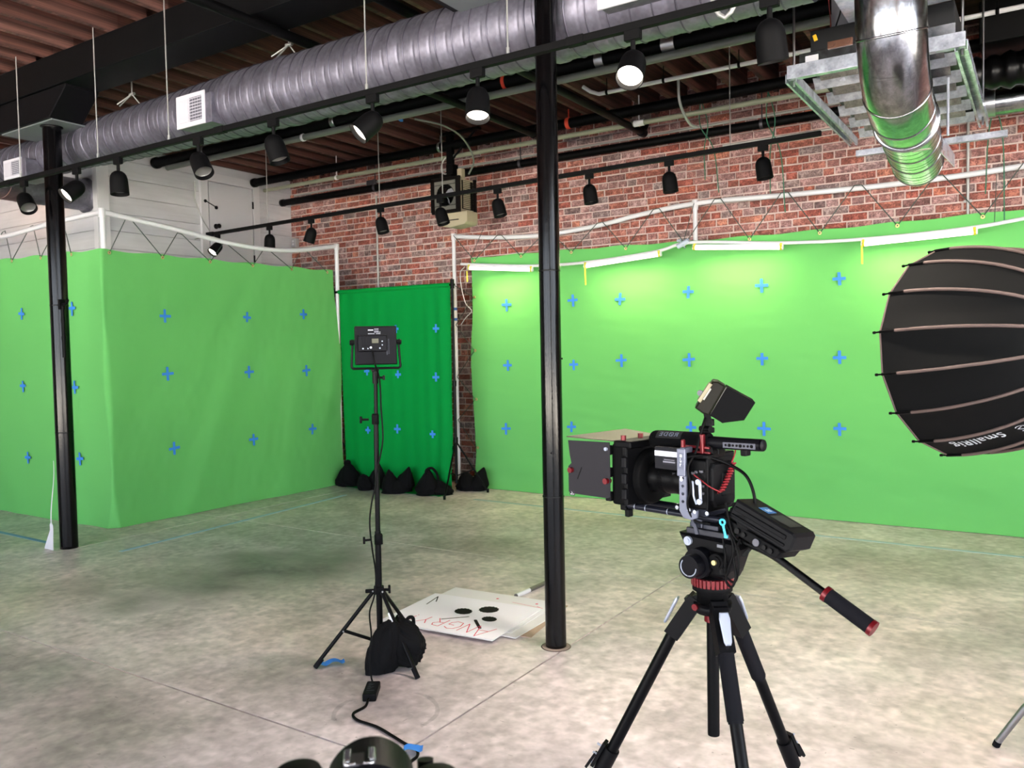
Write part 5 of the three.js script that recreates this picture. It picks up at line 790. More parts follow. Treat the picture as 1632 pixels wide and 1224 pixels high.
// ---------------------------------------------------------------- softbox on a C-stand at the right edge
{
  const S = V(-0.318, 1.503, -3.864), ax = V(-0.84, -0.08, -0.545).normalize(), R = 0.425, n = 16;
  const t = thing('softbox', 'big black dome softbox with brown ribs at the right edge, facing the wide green screen', 'softbox', [S.x, S.y, S.z]);
  const q = new THREE.Quaternion().setFromUnitVectors(V(0, 1, 0), ax.clone().negate());   // +y runs from the rim to the hub
  const prof = k => { const a = k * Math.PI / 2; return [0.05 + (R - 0.05) * Math.pow(Math.cos(a), 0.78), 0.56 * Math.pow(Math.sin(a), 1.12)]; };
  const g = new THREE.Group(); t.add(g);
  const pt = (k, f, out = 0) => { const [r, y] = prof(k); const a = f / n * Math.PI * 2; const i = Math.floor(f), w = f - i, a0 = i / n * Math.PI * 2, a1 = (i + 1) / n * Math.PI * 2, sag = out - 0.016 * Math.sin(w * Math.PI) * Math.sin(Math.min(1, k * 1.6) * Math.PI * 0.9); const x = (Math.cos(a0) * (1 - w) + Math.cos(a1) * w), z = (Math.sin(a0) * (1 - w) + Math.sin(a1) * w), l = 1 + (out + sag * 0) / r; const s = (r + sag) / r; return V(x * r * s, y, z * r * s).applyQuaternion(q); };
  const patch = (k0, k1, f0, f1, nk, nf, out) => { const P = [], I = [], U = []; for (let i = 0; i <= nk; i++) for (let j = 0; j <= nf; j++) { const p = pt(k0 + (k1 - k0) * i / nk, f0 + (f1 - f0) * j / nf, out); P.push(p.x, p.y, p.z); U.push(i / nk, j / nf); } for (let i = 0; i < nk; i++) for (let j = 0; j < nf; j++) { const a = i * (nf + 1) + j, b = a + nf + 1; I.push(a, b, b + 1, a, b + 1, a + 1); } const m = new THREE.BufferGeometry(); m.setAttribute('position', new THREE.Float32BufferAttribute(P, 3)); m.setAttribute('uv', new THREE.Float32BufferAttribute(U, 2)); m.setIndex(I); m.computeVertexNormals(); return m; };
  const cloth = new THREE.MeshPhysicalMaterial({ color: 0x060708, roughness: 0.8, specularIntensity: 0.3, side: THREE.DoubleSide }), trim = mat(0x5a4a46, 0.65);
  for (let i = 0; i < n; i++) part(t, 'panel', patch(0, 0.97, i, i + 0.9999, 22, 8, 0), cloth);
  for (let i = 0; i < n; i++) {
    const pts = []; for (let k = 0.10; k <= 0.97; k += 0.06) pts.push(pt(k, i, 0.004));
    const rib = part(t, 'rib_binding', tube(pts, 0.0065, 40, 8), trim);
    const a = pt(0, i, 0.004), d = ax.clone(), hk = pt(0.1, i, 0.004);
    part(rib, 'rib_tip', M(rod(hk, a, 0.006, 8), rod(a, a.clone().addScaledVector(d, 0.026), 0.0035, 8), rod(a.clone().addScaledVector(d, 0.022), a.clone().addScaledVector(d, 0.03), 0.006, 8)), MT.blackSatin);
  }
  const rim = []; for (let i = 0; i < n; i++) { const a = pt(0, i, 0.001), b = pt(0, i + 0.9999, 0.001); rim.push(rod(a, b, 0.004, 6)); } part(t, 'rim_binding', rim, trim);
  const dif = new THREE.CircleGeometry(R * 0.97, n); dif.applyMatrix4(new THREE.Matrix4().compose(V(0, 0.03, 0).applyQuaternion(q), q.clone().multiply(new THREE.Quaternion().setFromAxisAngle(V(1, 0, 0), Math.PI / 2)), V(1, 1, 1))); part(t, 'diffuser', dif, new THREE.MeshStandardMaterial({ color: 0xe8e6e2, roughness: 0.8, side: THREE.DoubleSide }), 'white front diffuser');
  // printed name near the rim of a lower panel
  const word = canvasTex(512, 128, (c, w, h) => { c.fillStyle = '#060708'; c.fillRect(0, 0, w, h); c.save(); c.fillStyle = '#c9cdd4'; c.font = 'bold 76px sans-serif'; c.textAlign = 'center'; c.textBaseline = 'middle'; c.fillText('SmallRig', w * 0.61, h * 0.5); c.strokeStyle = '#c9cdd4'; c.lineWidth = 6; c.beginPath(); c.arc(w * 0.1, h * 0.5, 30, 0.6, 5.2); c.stroke(); c.beginPath(); c.moveTo(w * 0.08, h * 0.35); c.lineTo(w * 0.14, h * 0.5); c.lineTo(w * 0.08, h * 0.62); c.stroke(); c.restore(); });
  const PRINT_PANEL = SOFT_PANEL_N; 
  { const m = patch(0.09, 0.50, PRINT_PANEL + 0.16, PRINT_PANEL + 0.84, 20, 6, 0.0025); const U = m.attributes.uv; for (let i = 0; i < U.count; i++) U.setXY(i, SOFT_FLIPU ? 1 - U.getX(i) : U.getX(i), SOFT_FLIPV ? 1 - U.getY(i) : U.getY(i)); part(t, 'printed_name', m, new THREE.MeshPhysicalMaterial({ map: word, roughness: 0.8, specularIntensity: 0.3, side: THREE.DoubleSide }), 'white printed lettering'); }
  part(t, 'hub_ring', latheTo([[0, 0], [0.085, 0], [0.085, 0.02], [0.075, 0.03], [0.075, 0.06], [0, 0.06]], ax.clone().multiplyScalar(-0.56), ax.clone().negate(), 32), MT.blackMatte);
  const hub = S.clone().addScaledVector(ax, -0.62);
  const l = thing('studio_lamp', 'black lamp body plugged into the back of the dome softbox beyond the right edge', 'lamp', [hub.x, hub.y, hub.z]);
  part(l, 'body', latheTo([[0, 0], [0.06, 0], [0.065, 0.02], [0.065, 0.2], [0.055, 0.22], [0, 0.22]], [0, 0, 0], ax.clone().negate(), 28), MT.blackMatte); part(l, 'yoke', M(rod(ax.clone().multiplyScalar(-0.12).add(V(0, -0.05, 0)), ax.clone().multiplyScalar(-0.12).add(V(0, -0.16, 0)), 0.012), rbox(0.05, 0.06, 0.05, 0.006, ax.clone().multiplyScalar(-0.12).add(V(0, -0.17, 0)).toArray())), MT.blackMatte);
  const cx = hub.x - ax.x * 0.12, cz = hub.z - ax.z * 0.12;
  const s = thing('steel_stand', 'bent silver steel tube leg of the stand that holds the softbox, bottom right corner', 'light stand', [cx, 0, cz]);
  part(s, 'column', M(rod([0, 0.1, 0], [0, 0.8, 0], 0.0175, 18), rod([0, 0.8, 0], [0, hub.y - 0.2, 0], 0.0145, 18)), MT.steel);
  const F = [-0.153 - cx, -3.577 - cz], d0 = Math.atan2(F[1], F[0]), len = Math.hypot(F[0], F[1]);
  [0, 2.1, -2.1].forEach((o, i) => { const a = d0 + o, L = len, dx = Math.cos(a), dz = Math.sin(a), y = 0.215 + i * 0.045; const leg = part(s, 'leg', bend([[0, y, 0], [dx * (L - 0.115), y, dz * (L - 0.115)], [dx * (L - 0.003), 0.014, dz * (L - 0.003)]], 0.0125, 0.045, 14), MT.steel); part(leg, 'rubber_foot', rod([dx * (L - 0.008), 0.024, dz * (L - 0.008)], [dx * L, 0.002, dz * L], 0.0135, 14), MT.rubber, 'black end cap'); });
  part(s, 'hub', M(rod([0, 0.18, 0], [0, 0.34, 0], 0.024, 20)), MT.steel);
}
// ---------------------------------------------------------------- film camera on its tripod
const TP = [-0.593, 0, -1.679], RT = -0.2527;
{
  const t = thing('video_tripod', 'black video tripod with a fluid head and red ring carrying the film camera', 'tripod', TP, { turn: RT });
  const cr = Math.cos(RT), sr = Math.sin(RT), toL = (wx, wz) => [wx * cr - wz * sr, wx * sr + wz * cr];
  // head
  part(t, 'head_body', M(ext([[-0.064, 1.152], [0.078, 1.150], [0.085, 1.135], [0.072, 1.118], [0.06, 1.085], [0.05, 1.066], [-0.034, 1.066], [-0.036, 1.10], [-0.052, 1.13]], 0.066, 0.006, [0, 0, 0])), mat(0x0e0e11, 0.42));
  part(t, 'head_shoulder', M(rbox(0.075, 0.055, 0.085, 0.012, [0.018, 1.098, 0])), mat(0x0b0b0d, 0.5));
  part(t, 'tilt_knob', M(rod([0.0, 1.099, 0.03], [0.0, 1.099, 0.058], 0.031, 28), rod([-0.002, 1.096, 0.05], [-0.002, 1.096, 0.082], 0.024, 28)), mat(0x131318, 0.4));
  part(t, 'knob_dial', M(place(new THREE.TorusGeometry(0.0185, 0.0012, 6, 30, 2.2), [-0.002, 1.096, 0.0825], [0, 0, 2.4]), place(new THREE.TorusGeometry(0.0185, 0.0012, 6, 30, 1.6), [-0.002, 1.096, 0.0825], [0, 0, -1.6])), MT.silver, 'pale dial marks on the knob');
  part(t, 'pan_lock', M(rod([0.042, 1.108, 0.03], [0.042, 1.108, 0.05], 0.017, 22), rod([0.042, 1.108, 0.05], [0.042, 1.108, 0.053], 0.012, 22)), MT.blackMatte); part(t, 'screw', M(rod([0.042, 1.108, 0.052], [0.042, 1.108, 0.058], 0.0052, 12)), MT.brass, 'brass screw');
  part(t, 'plate_lock', M(rod([-0.035, 1.138, 0.03], [-0.035, 1.138, 0.039], 0.0095, 18), rod([-0.035, 1.138, 0.038], [-0.035, 1.138, 0.041], 0.0055, 12)), MT.silver, 'silver button');
  part(t, 'head_print', box(0.02, 0.006, 0.0008, [0.045, 1.138, 0.0335]), mat(0x77797f, 0.5));
  part(t, 'camera_plate', M(rbox(0.115, 0.014, 0.052, 0.003, [0.01, 1.158, 0])), mat(0x2a2b33, 0.4, 0.4));
  const ring = []; for (let k = 0; k < 30; k++) { const a = k / 30 * Math.PI * 2; ring.push(rbox(0.007, 0.019, 0.008, 0.002, [Math.sin(a) * 0.0405, 1.053, Math.cos(a) * 0.0405], [0, a, 0], 1)); }
  part(t, 'levelling_ring', M(rod([0, 1.044, 0], [0, 1.062, 0], 0.0405, 36), ...ring), MT.red, 'ribbed red ring');
  part(t, 'neck', M(lathe([[0, 1.008], [0.033, 1.008], [0.033, 1.028], [0.042, 1.034], [0.042, 1.044], [0.036, 1.066], [0, 1.066]], 36)), MT.blackMatte);
  part(t, 'spider', M(lathe([[0, 0.985], [0.036, 0.985], [0.04, 0.995], [0.04, 1.008], [0, 1.008]], 24)), mat(0x101013, 0.45));
  part(t, 'column_collar', M(rod([0, 0.965, 0], [0, 0.99, 0], 0.0175, 20)), MT.red, 'red collar below the spider'); part(t, 'release_button', rod([-0.016, 1.0, 0.036], [-0.016, 1.0, 0.043], 0.007, 14), MT.red, 'small red button');
  part(t, 'centre_column', M(rod([0, 0.722, 0], [0, 0.97, 0], 0.0128, 22), rod([0, 0.718, 0], [0, 0.722, 0], 0.0125, 22)), MT.blackSatin);
  const tv = [0.3331, 0.9429], lr = [0.9429, -0.3331];
  for (const [deg, foam] of [[17, 1], [137, 1], [-103, 0]]) {
    const a = deg * Math.PI / 180, w = [tv[0] * Math.cos(a) + lr[0] * Math.sin(a), tv[1] * Math.cos(a) + lr[1] * Math.sin(a)], [ux, uz] = toL(w[0], w[1]);
    const at = (y, o = 0) => { const r = 0.05 + (1.0 - y) * 0.5; return [ux * (r + o), y + o * 0.45, uz * (r + o)]; }, sd = [-uz, 0, ux];
    part(t, 'leg_joint', M(flatbar(at(1.016, -0.01), at(0.925), 0.034, 0.034, sd), flatbar([ux * 0.025, 1.004, uz * 0.025], at(0.995), 0.034, 0.028, sd)), mat(0x0c0c0f, 0.5));
    part(t, 'angle_lever', M(ext([[-0.009, 0.033], [0.009, 0.033], [0.0115, 0.02], [0.008, -0.026], [0.005, -0.032], [-0.005, -0.032], [-0.008, -0.026], [-0.0115, 0.02]], 0.006, 0.002).applyMatrix4(new THREE.Matrix4().makeBasis(toV(sd).negate(), V(-ux * 0.447, 0.894, -uz * 0.447), V(ux * 0.894, 0.447, uz * 0.894)).setPosition(toV(at(0.967, 0.0235))))), MT.silver, 'silver lever');
    const leg = part(t, 'leg', M(rod(at(0.93), at(0.615), 0.0128, 18)), MT.blackSatin);
    if (foam) part(leg, 'foam_grip', M(rod(at(0.938), at(0.925), 0.0165, 18), rod(at(0.925), at(0.812), 0.0165, 18), rod(at(0.812), at(0.808), 0.015, 18)), mat(0x1a1a1f, 0.85));
    part(leg, 'lever_clamp', M(rod(at(0.64), at(0.575), 0.0175, 16), flatbar(at(0.645, 0.018), at(0.585, 0.02), 0.022, 0.008, [ux, 0, uz]), flatbar(at(0.61, 0.026), at(0.575, 0.03), 0.02, 0.006, [ux, 0, uz])), mat(0x0d0d10, 0.45));
    part(leg, 'clamp_rivet', M(...[0.632, 0.61, 0.588].map(y => rod(at(y, 0.022), at(y, 0.032), 0.0028, 8))), MT.silver);
    part(leg, 'lower_tube', M(rod(at(0.6), at(0.3), 0.0105, 16), rod(at(0.32), at(0.012), 0.0085, 16)), MT.blackSatin); part(leg, 'rubber_foot', M(rod(at(0.05), at(0.012), 0.0135, 14), lathe([[0, 0], [0.015, 0], [0.015, 0.02], [0, 0.028]], 14, [at(0.012)[0], 0, at(0.012)[2]])), MT.rubber);
  }
  const bar = part(t, 'pan_bar', M(rod([0.05, 1.128, -0.045], [0.075, 1.128, 0.0], 0.012, 14), bend([[0.055, 1.152, 0], [0.14, 1.133, 0], [0.262, 1.07, 0]], 0.0078, 0.03, 14)), MT.blackGloss);
  part(bar, 'grip', M(rod([0.257, 1.0735, 0], [0.338, 1.032, 0], 0.0148, 22)), mat(0x1c1c21, 0.85), 'dark foam grip'); for (const [a, b] of [[[0.250, 1.077, 0], [0.258, 1.073, 0]], [[0.337, 1.0325, 0], [0.344, 1.029, 0]]]) part(bar, 'grip_ring', rod(a, b, 0.0156, 24), MT.red, 'red end ring');
}
{
  const y0 = 1.165, t = thing('film_camera', 'black film camera rig with matte box and lens on the tripod, pointing left', 'camera', [TP[0], y0, TP[2]], { turn: RT });
  const Y = y => y - y0, blk = mat(0x0c0c0e, 0.5), cageM = mat(0x6a6e7e, 0.35, 0.5);
  // rods and base
  for (const z of [0.03, -0.03]) part(t, 'rod', M(rod([-0.215, Y(1.192), z], [0.115, Y(1.192), z], 0.0075, 18)), mat(0x1d1f29, 0.3, 0.5));
  for (const x of [-0.18, -0.15, -0.09]) part(t, 'rod_mark', rod([x, Y(1.192), 0.03], [x + 0.002, Y(1.192), 0.03], 0.0077, 18), MT.silver);
  part(t, 'rod_clamp', M(rbox(0.016, 0.022, 0.085, 0.003, [-0.208, Y(1.192), 0]), rbox(0.012, 0.018, 0.018, 0.003, [-0.2, Y(1.175), 0.03])), blk);
  part(t, 'base_clamp', M(rbox(0.045, 0.016, 0.08, 0.003, [-0.006, Y(1.203), 0]), rbox(0.03, 0.03, 0.07, 0.003, [-0.015, Y(1.183), 0]), rod([-0.016, Y(1.178), 0.03], [-0.016, Y(1.178), 0.045], 0.005, 10), flatbar([-0.012, Y(1.178), 0.044], [-0.004, Y(1.158), 0.046], 0.008, 0.004)), mat(0x3c3f4b, 0.35, 0.5), 'grey base clamp');
  part(t, 'riser_plate', rbox(0.07, 0.01, 0.06, 0.002, [0.0, Y(1.172), 0]), mat(0x30323c, 0.4, 0.4));
  part(t, 'rear_rod_block', M(rbox(0.03, 0.04, 0.09, 0.006, [0.10, Y(1.194), 0])), blk);
  // body
  part(t, 'body', rbox(0.07, 0.105, 0.094, 0.006, [-0.014, Y(1.263), 0]), mat(0x0d0d0f, 0.5));
  part(t, 'rear_panel', M(ext([[-0.042, -0.03], [-0.03, -0.046], [0.036, -0.046], [0.042, -0.036], [0.042, 0.036], [0.03, 0.046], [-0.036, 0.046], [-0.042, 0.036]], 0.012, 0.003, [0.026, Y(1.262), 0], [0, Math.PI / 2, 0]), rbox(0.008, 0.05, 0.04, 0.003, [0.031, Y(1.262), -0.01])), mat(0x131315, 0.55));
  part(t, 'rear_frame', M(rbox(0.005, 0.112, 0.098, 0.002, [0.0215, Y(1.263), 0])), blk);
  part(t, 'top_plate', rbox(0.078, 0.01, 0.1, 0.003, [-0.014, Y(1.322), 0]), blk);
  const holes = []; for (let k = 0; k < 6; k++) holes.push([0, 0.045 - k * 0.016, 0.0045]);
  part(t, 'cage_plate', ext([[-0.010, 0.06], [0.008, 0.06], [0.009, -0.045], [0.012, -0.055], [0.022, -0.056], [0.026, -0.05], [0.036, -0.05], [0.034, -0.066], [0.02, -0.072], [0.0, -0.07], [-0.01, -0.055]], 0.006, 0.0012, [-0.026, Y(1.262), 0.062], [0, 0, 0], holes), cageM, 'grey cage plate with a row of holes');
  part(t, 'cage_strap', M(bend([[-0.006, Y(1.27), 0.064], [-0.002, Y(1.272), 0.064], [0.0, Y(1.24), 0.064], [0.007, Y(1.225), 0.064]], 0.0022, 0.004, 8), rbox(0.006, 0.042, 0.005, 0.002, [0.016, Y(1.252), 0.064], [0, 0, 0.05]), rod([0.014, Y(1.272), 0.066], [0.014, Y(1.272), 0.07], 0.006, 14), rod([0.017, Y(1.232), 0.066], [0.017, Y(1.232), 0.07], 0.006, 14)), MT.silver, 'bright strap with two screws');
  part(t, 'ports', M(...[[0.0, 1.29], [0.012, 1.292], [-0.008, 1.287], [0.014, 1.262], [0.014, 1.247]].map(([x, y]) => rbox(0.008, 0.006, 0.006, 0.001, [x, Y(y), 0.053]))), MT.darkSteel).userData.kind = 'stuff';
  for (const [x, y] of [[-0.028, 1.281], [-0.028, 1.273], [-0.01, 1.212], [0.004, 1.209], [-0.04, 1.213], [0.034, 1.21]]) part(t, 'screw', rod([x, Y(y), 0.064], [x, Y(y), 0.0675], 0.0042, 12), MT.chrome, 'bright screw');
  const ssd = part(t, 'drive', rbox(0.07, 0.047, 0.014, 0.002, [-0.066, Y(1.313), 0.055]), mat(0x26262b, 0.5), 'grey memory drive');
  part(ssd, 'drive_label', box(0.064, 0.011, 0.0006, [-0.068, Y(1.323), 0.0623]), mat(0xd7d3e2, 0.5), 'pale label stripe');
  { const lt = canvasTex(128, 48, (c, w, h) => { c.fillStyle = '#26262b'; c.fillRect(0, 0, w, h); c.fillStyle = '#8a8a94'; for (let i = 0; i < 8; i++) c.fillRect(14 + i * 13, 8, 10, 6); for (let i = 0; i < 9; i++) c.fillRect(4 + i * 13, 22, 11, 12); }); part(ssd, 'drive_print', box(0.034, 0.013, 0.0005, [-0.062, Y(1.307), 0.0624]), print(lt, 0.5)); }
  part(t, 'drive_clamp', M(rbox(0.021, 0.058, 0.008, 0.002, [-0.027, Y(1.309), 0.066]), rbox(0.012, 0.012, 0.03, 0.002, [-0.026, Y(1.334), 0.052])), cageM, 'grey drive clamp');
  { const lt = canvasTex(48, 128, (c, w, h) => { c.fillStyle = '#686c7c'; c.fillRect(0, 0, w, h); c.fillStyle = '#eef0f6'; c.fillRect(16, 12, 20, 22); c.clearRect ? 0 : 0; c.fillStyle = '#686c7c'; c.fillRect(20, 20, 9, 6); c.fillStyle = '#eef0f6'; c.fillRect(18, 44, 8, 8); c.fillRect(16, 60, 18, 6); c.fillRect(22, 66, 8, 10); c.fillRect(16, 84, 14, 6); c.fillRect(16, 90, 6, 16); }); part(t, 'clamp_print', box(0.013, 0.034, 0.0005, [-0.027, Y(1.312), 0.0703]), print(lt, 0.4)); }
  // lens, axis along the rods
  const LX = (prof, x) => lathe(prof, 40, [x, Y(1.26), 0], [0, 0, Math.PI / 2]);
  const lens = part(t, 'lens', LX([[0, 0], [0.031, 0], [0.031, 0.012], [0.0335, 0.014], [0.0335, 0.03], [0.0325, 0.032], [0.0325, 0.05], [0.0335, 0.052], [0.0335, 0.068], [0.0315, 0.07], [0.0315, 0.085], [0.035, 0.092], [0.035, 0.125], [0, 0.125]], -0.045), mat(0x0b0b0c, 0.4));
  const kn = []; for (let k = 0; k < 48; k++) { const a = k / 48 * Math.PI * 2; kn.push(box(0.012, 0.0016, 0.0022, [-0.112, Y(1.26) + Math.sin(a) * 0.0335, Math.cos(a) * 0.0335], [-a, 0, 0])); }
  const kr = part(lens, 'focus_ring', kn, mat(0x0a0a0b, 0.6)); kr.userData.kind = 'stuff';
  part(lens, 'index_mark', rod([-0.058, Y(1.262), 0.0315], [-0.058, Y(1.262), 0.0325], 0.003, 10), mat(0xe6e6ea, 0.4), 'white dot'); { const lt = canvasTex(64, 32, (c) => { c.fillStyle = '#0b0b0c'; c.fillRect(0, 0, 64, 32); c.fillStyle = '#77777c'; c.fillRect(8, 6, 36, 3); c.fillRect(12, 14, 26, 3); c.fillRect(18, 22, 6, 4); }); part(lens, 'lens_print', rbox(0.012, 0.006, 0.0006, 0.0002, [-0.074, Y(1.276), 0.0305], [-0.5, 0, 0]), print(lt, 0.4)); }
  // matte box
  const mb = part(t, 'matte_box', M(rbox(0.042, 0.138, 0.15, 0.008, [-0.192, Y(1.268), 0])), mat(0x060607, 0.7));
  part(mb, 'donut', M(LX([[0.035, 0], [0.056, 0.0], [0.062, 0.008], [0.057, 0.01], [0.064, 0.014], [0.061, 0.018], [0.066, 0.022], [0.066, 0.03], [0.035, 0.03]], -0.145)), mat(0x080809, 0.75), 'soft round bellows');
  part(mb, 'filter_frame', M(rbox(0.01, 0.125, 0.158, 0.002, [-0.168, Y(1.265), 0]), rbox(0.012, 0.02, 0.162, 0.002, [-0.17, Y(1.322), 0])), mat(0x101012, 0.45));
  for (const y of [1.298, 1.262, 1.228]) part(mb, 'clip', rbox(0.014, 0.024, 0.01, 0.003, [-0.168, Y(y), 0.082]), mat(0x18181b, 0.4));
  for (const y of [1.322, 1.272, 1.218]) part(mb, 'hinge', rbox(0.016, 0.022, 0.012, 0.003, [-0.214, Y(y), 0.08]), blk);
  for (const z of [0.06, 0.0]) part(mb, 'thumb_screw', rod([-0.188, Y(1.338), z], [-0.188, Y(1.355), z], 0.0062, 14), MT.red, 'red thumb screw');
  part(mb, 'thumb_screw', M(rod([-0.214, Y(1.253), 0.08], [-0.214, Y(1.253), 0.096], 0.0068, 14)), MT.red, 'red thumb screw');
  part(mb, 'top_rail', M(rbox(0.05, 0.016, 0.152, 0.004, [-0.18, Y(1.336), 0])), blk);
  const sf = part(t, 'side_flag', ext([[0, 0.062], [0, -0.06], [-0.006, -0.064], [-0.104, -0.060], [-0.108, -0.056], [-0.108, 0.002], [-0.100, 0.01], [-0.104, 0.03], [-0.108, 0.062]], 0.0022, 0.0006, [-0.206, Y(1.278), 0.086], [0, 0.22, 0]), mat(0x2e2c31, 0.5), 'dark grey side flag');
  part(sf, 'flag_knob', M(rod([-0.303, Y(1.272), 0.104], [-0.303, Y(1.272), 0.116], 0.0065, 14)), MT.red, 'red knob'); part(sf, 'flag_screw', rod([-0.214, Y(1.325), 0.088], [-0.214, Y(1.325), 0.093], 0.004, 12), MT.silver); part(sf, 'flag_slot', rbox(0.002, 0.03, 0.001, 0.0004, [-0.282, Y(1.266), 0.1045], [0, 0.22, -0.4]), MT.blackMatte);
  { const lt = canvasTex(64, 48, (c, w, h) => { c.fillStyle = '#2e2c31'; c.fillRect(0, 0, w, h); c.fillStyle = '#d6d6da'; c.fillRect(10, 32, 18, 7); c.fillRect(31, 33, 6, 6); c.fillRect(40, 32, 14, 7); c.beginPath(); c.moveTo(26, 8); c.lineTo(26, 24); c.lineTo(40, 24); c.lineWidth = 4; c.strokeStyle = '#d6d6da'; c.stroke(); }); part(sf, 'flag_print', box(0.014, 0.0105, 0.0004, [-0.301, Y(1.219), 0.109], [0, 0.22, 0]), print(lt, 0.5)); }
  part(t, 'far_flag', ext([[0, 0.062], [0, -0.06], [-0.104, -0.060], [-0.108, 0.062]], 0.0022, 0.0006, [-0.206, Y(1.272), -0.086], [0, -0.22, 0]), mat(0x1c1b1e, 0.5), 'far side flag');
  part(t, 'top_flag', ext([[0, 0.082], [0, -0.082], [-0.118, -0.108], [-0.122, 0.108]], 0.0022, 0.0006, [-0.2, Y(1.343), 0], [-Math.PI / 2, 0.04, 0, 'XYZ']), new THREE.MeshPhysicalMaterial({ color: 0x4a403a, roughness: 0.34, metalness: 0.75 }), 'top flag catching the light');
  // handle and red bracket
  part(t, 'top_handle', M(rbox(0.11, 0.012, 0.022, 0.004, [0.03, Y(1.352), -0.012]), rbox(0.014, 0.03, 0.02, 0.003, [0.075, Y(1.338), -0.012])), blk);
  part(t, 'red_bracket', M(rbox(0.075, 0.006, 0.03, 0.001, [-0.018, Y(1.328), 0.02]), rbox(0.06, 0.005, 0.03, 0.001, [-0.012, Y(1.339), 0.02]), rbox(0.009, 0.045, 0.01, 0.002, [0.002, Y(1.345), 0.034]), rbox(0.006, 0.022, 0.01, 0.002, [-0.029, Y(1.345), 0.058])), MT.red, 'red metal bracket');
  part(t, 'antenna_wire', tube([[-0.002, Y(1.285), 0.06], [0.012, Y(1.275), 0.056], [0.03, Y(1.262), 0.05], [0.043, Y(1.25), 0.032]], 0.0012, 40, 6), MT.redCoil, 'thin red wire');
  const coil = []; for (let k = 0; k <= 170; k++) { const f = k / 170, cz = -0.016 + 0.008 * Math.sin(f * 3) + 0.046 * f * f, cy = 1.305 - 0.056 * f, a = f * 11 * Math.PI * 2; coil.push(V(0.043 + Math.sin(a) * 0.0055, Y(cy) + 0.002 * Math.sin(a), cz + Math.cos(a) * 0.0062)); }
  part(t, 'coiled_cable', M(new THREE.TubeGeometry(new THREE.CatmullRomCurve3(coil), 500, 0.0017, 6), tube([coil[0], [0.045, Y(1.325), -0.02], [0.05, Y(1.345), -0.012], [0.04, Y(1.352), 0.0]], 0.0017, 30, 6)), MT.redCoil, 'red coiled cable');
  // black cables
  part(t, 'cable', tube([[-0.02, Y(1.32), 0.058], [0.01, Y(1.324), 0.05], [0.048, Y(1.302), 0.0], [0.085, Y(1.282), 0.0], [0.103, Y(1.233), 0.0], [0.091, Y(1.186), 0.0], [0.062, Y(1.17), 0.02]], 0.0034, 90, 8), MT.cable); part(t, 'cable', tube([[0.0, Y(1.40), 0.02], [-0.002, Y(1.37), 0.034], [-0.004, Y(1.33), 0.05], [-0.012, Y(1.30), 0.066], [-0.004, Y(1.26), 0.068], [-0.012, Y(1.22), 0.068], [0.0, Y(1.19), 0.06], [0.03, Y(1.185), 0.05]], 0.0026, 90, 8), MT.cable);
  part(t, 'cable', tube([[0.07, Y(1.235), 0.055], [0.074, Y(1.2), 0.05], [0.085, Y(1.17), 0.05], [0.10, Y(1.155), 0.045]], 0.0026, 50, 8), MT.cable); part(t, 'cable', tube([[0.075, Y(1.18), 0.05], [0.085, Y(1.14), 0.052], [0.075, Y(1.10), 0.055], [0.07, Y(1.075), 0.055], [0.082, Y(1.066), 0.055], [0.09, Y(1.085), 0.052], [0.085, Y(1.13), 0.05], [0.10, Y(1.165), 0.05]], 0.0026, 90, 8), MT.cable); part(t, 'cable', tube([[0.065, Y(1.19), 0.045], [0.09, Y(1.15), 0.05], [0.095, Y(1.10), 0.05], [0.085, Y(1.075), 0.05], [0.07, Y(1.085), 0.055], [0.068, Y(1.13), 0.055], [0.06, Y(1.16), 0.05]], 0.0024, 90, 8), MT.cable);
  part(t, 'cable_tag', M(place(new THREE.TorusGeometry(0.0055, 0.0022, 8, 18), [0.067, Y(1.196), 0.062]), rbox(0.005, 0.022, 0.003, 0.001, [0.071, Y(1.18), 0.062], [0, 0, 0.25]), rbox(0.008, 0.006, 0.004, 0.001, [0.075, Y(1.168), 0.062])), MT.cyan, 'cyan cable tag');
  part(t, 'shock_mount', M(rbox(0.03, 0.03, 0.03, 0.006, [0.012, Y(1.335), 0.0]), rod([0.012, Y(1.33), 0.015], [0.012, Y(1.33), 0.03], 0.014, 18), rbox(0.02, 0.012, 0.026, 0.003, [-0.008, Y(1.372), 0]), rod([-0.006, Y(1.37), 0.0], [-0.006, Y(1.385), 0.0], 0.008, 12), rod([-0.018, Y(1.376), 0.012], [0.006, Y(1.376), 0.012], 0.006, 12)), blk);
  // microphone, monitor, battery: clamped to the rig, things of their own
  const w = (x, y, z) => { const c = Math.cos(RT), s = Math.sin(RT); return [TP[0] + x * c + z * s, y, TP[2] - x * s + z * c]; };
  const mic = thing('shotgun_microphone', 'black shotgun microphone with a foam cover on top of the film camera', 'microphone', w(0, 1.348, 0.012), { turn: RT }); mic.rotation.z = 0.02;
  part(mic, 'foam_cover', lathe([[0, 0], [0.014, 0.001], [0.0185, 0.005], [0.0205, 0.012], [0.021, 0.03], [0.0205, 0.148], [0.018, 0.15], [0, 0.15]], 30, [-0.145, 0, 0], [0, 0, -Math.PI / 2]), mat(0x08080a, 0.95));
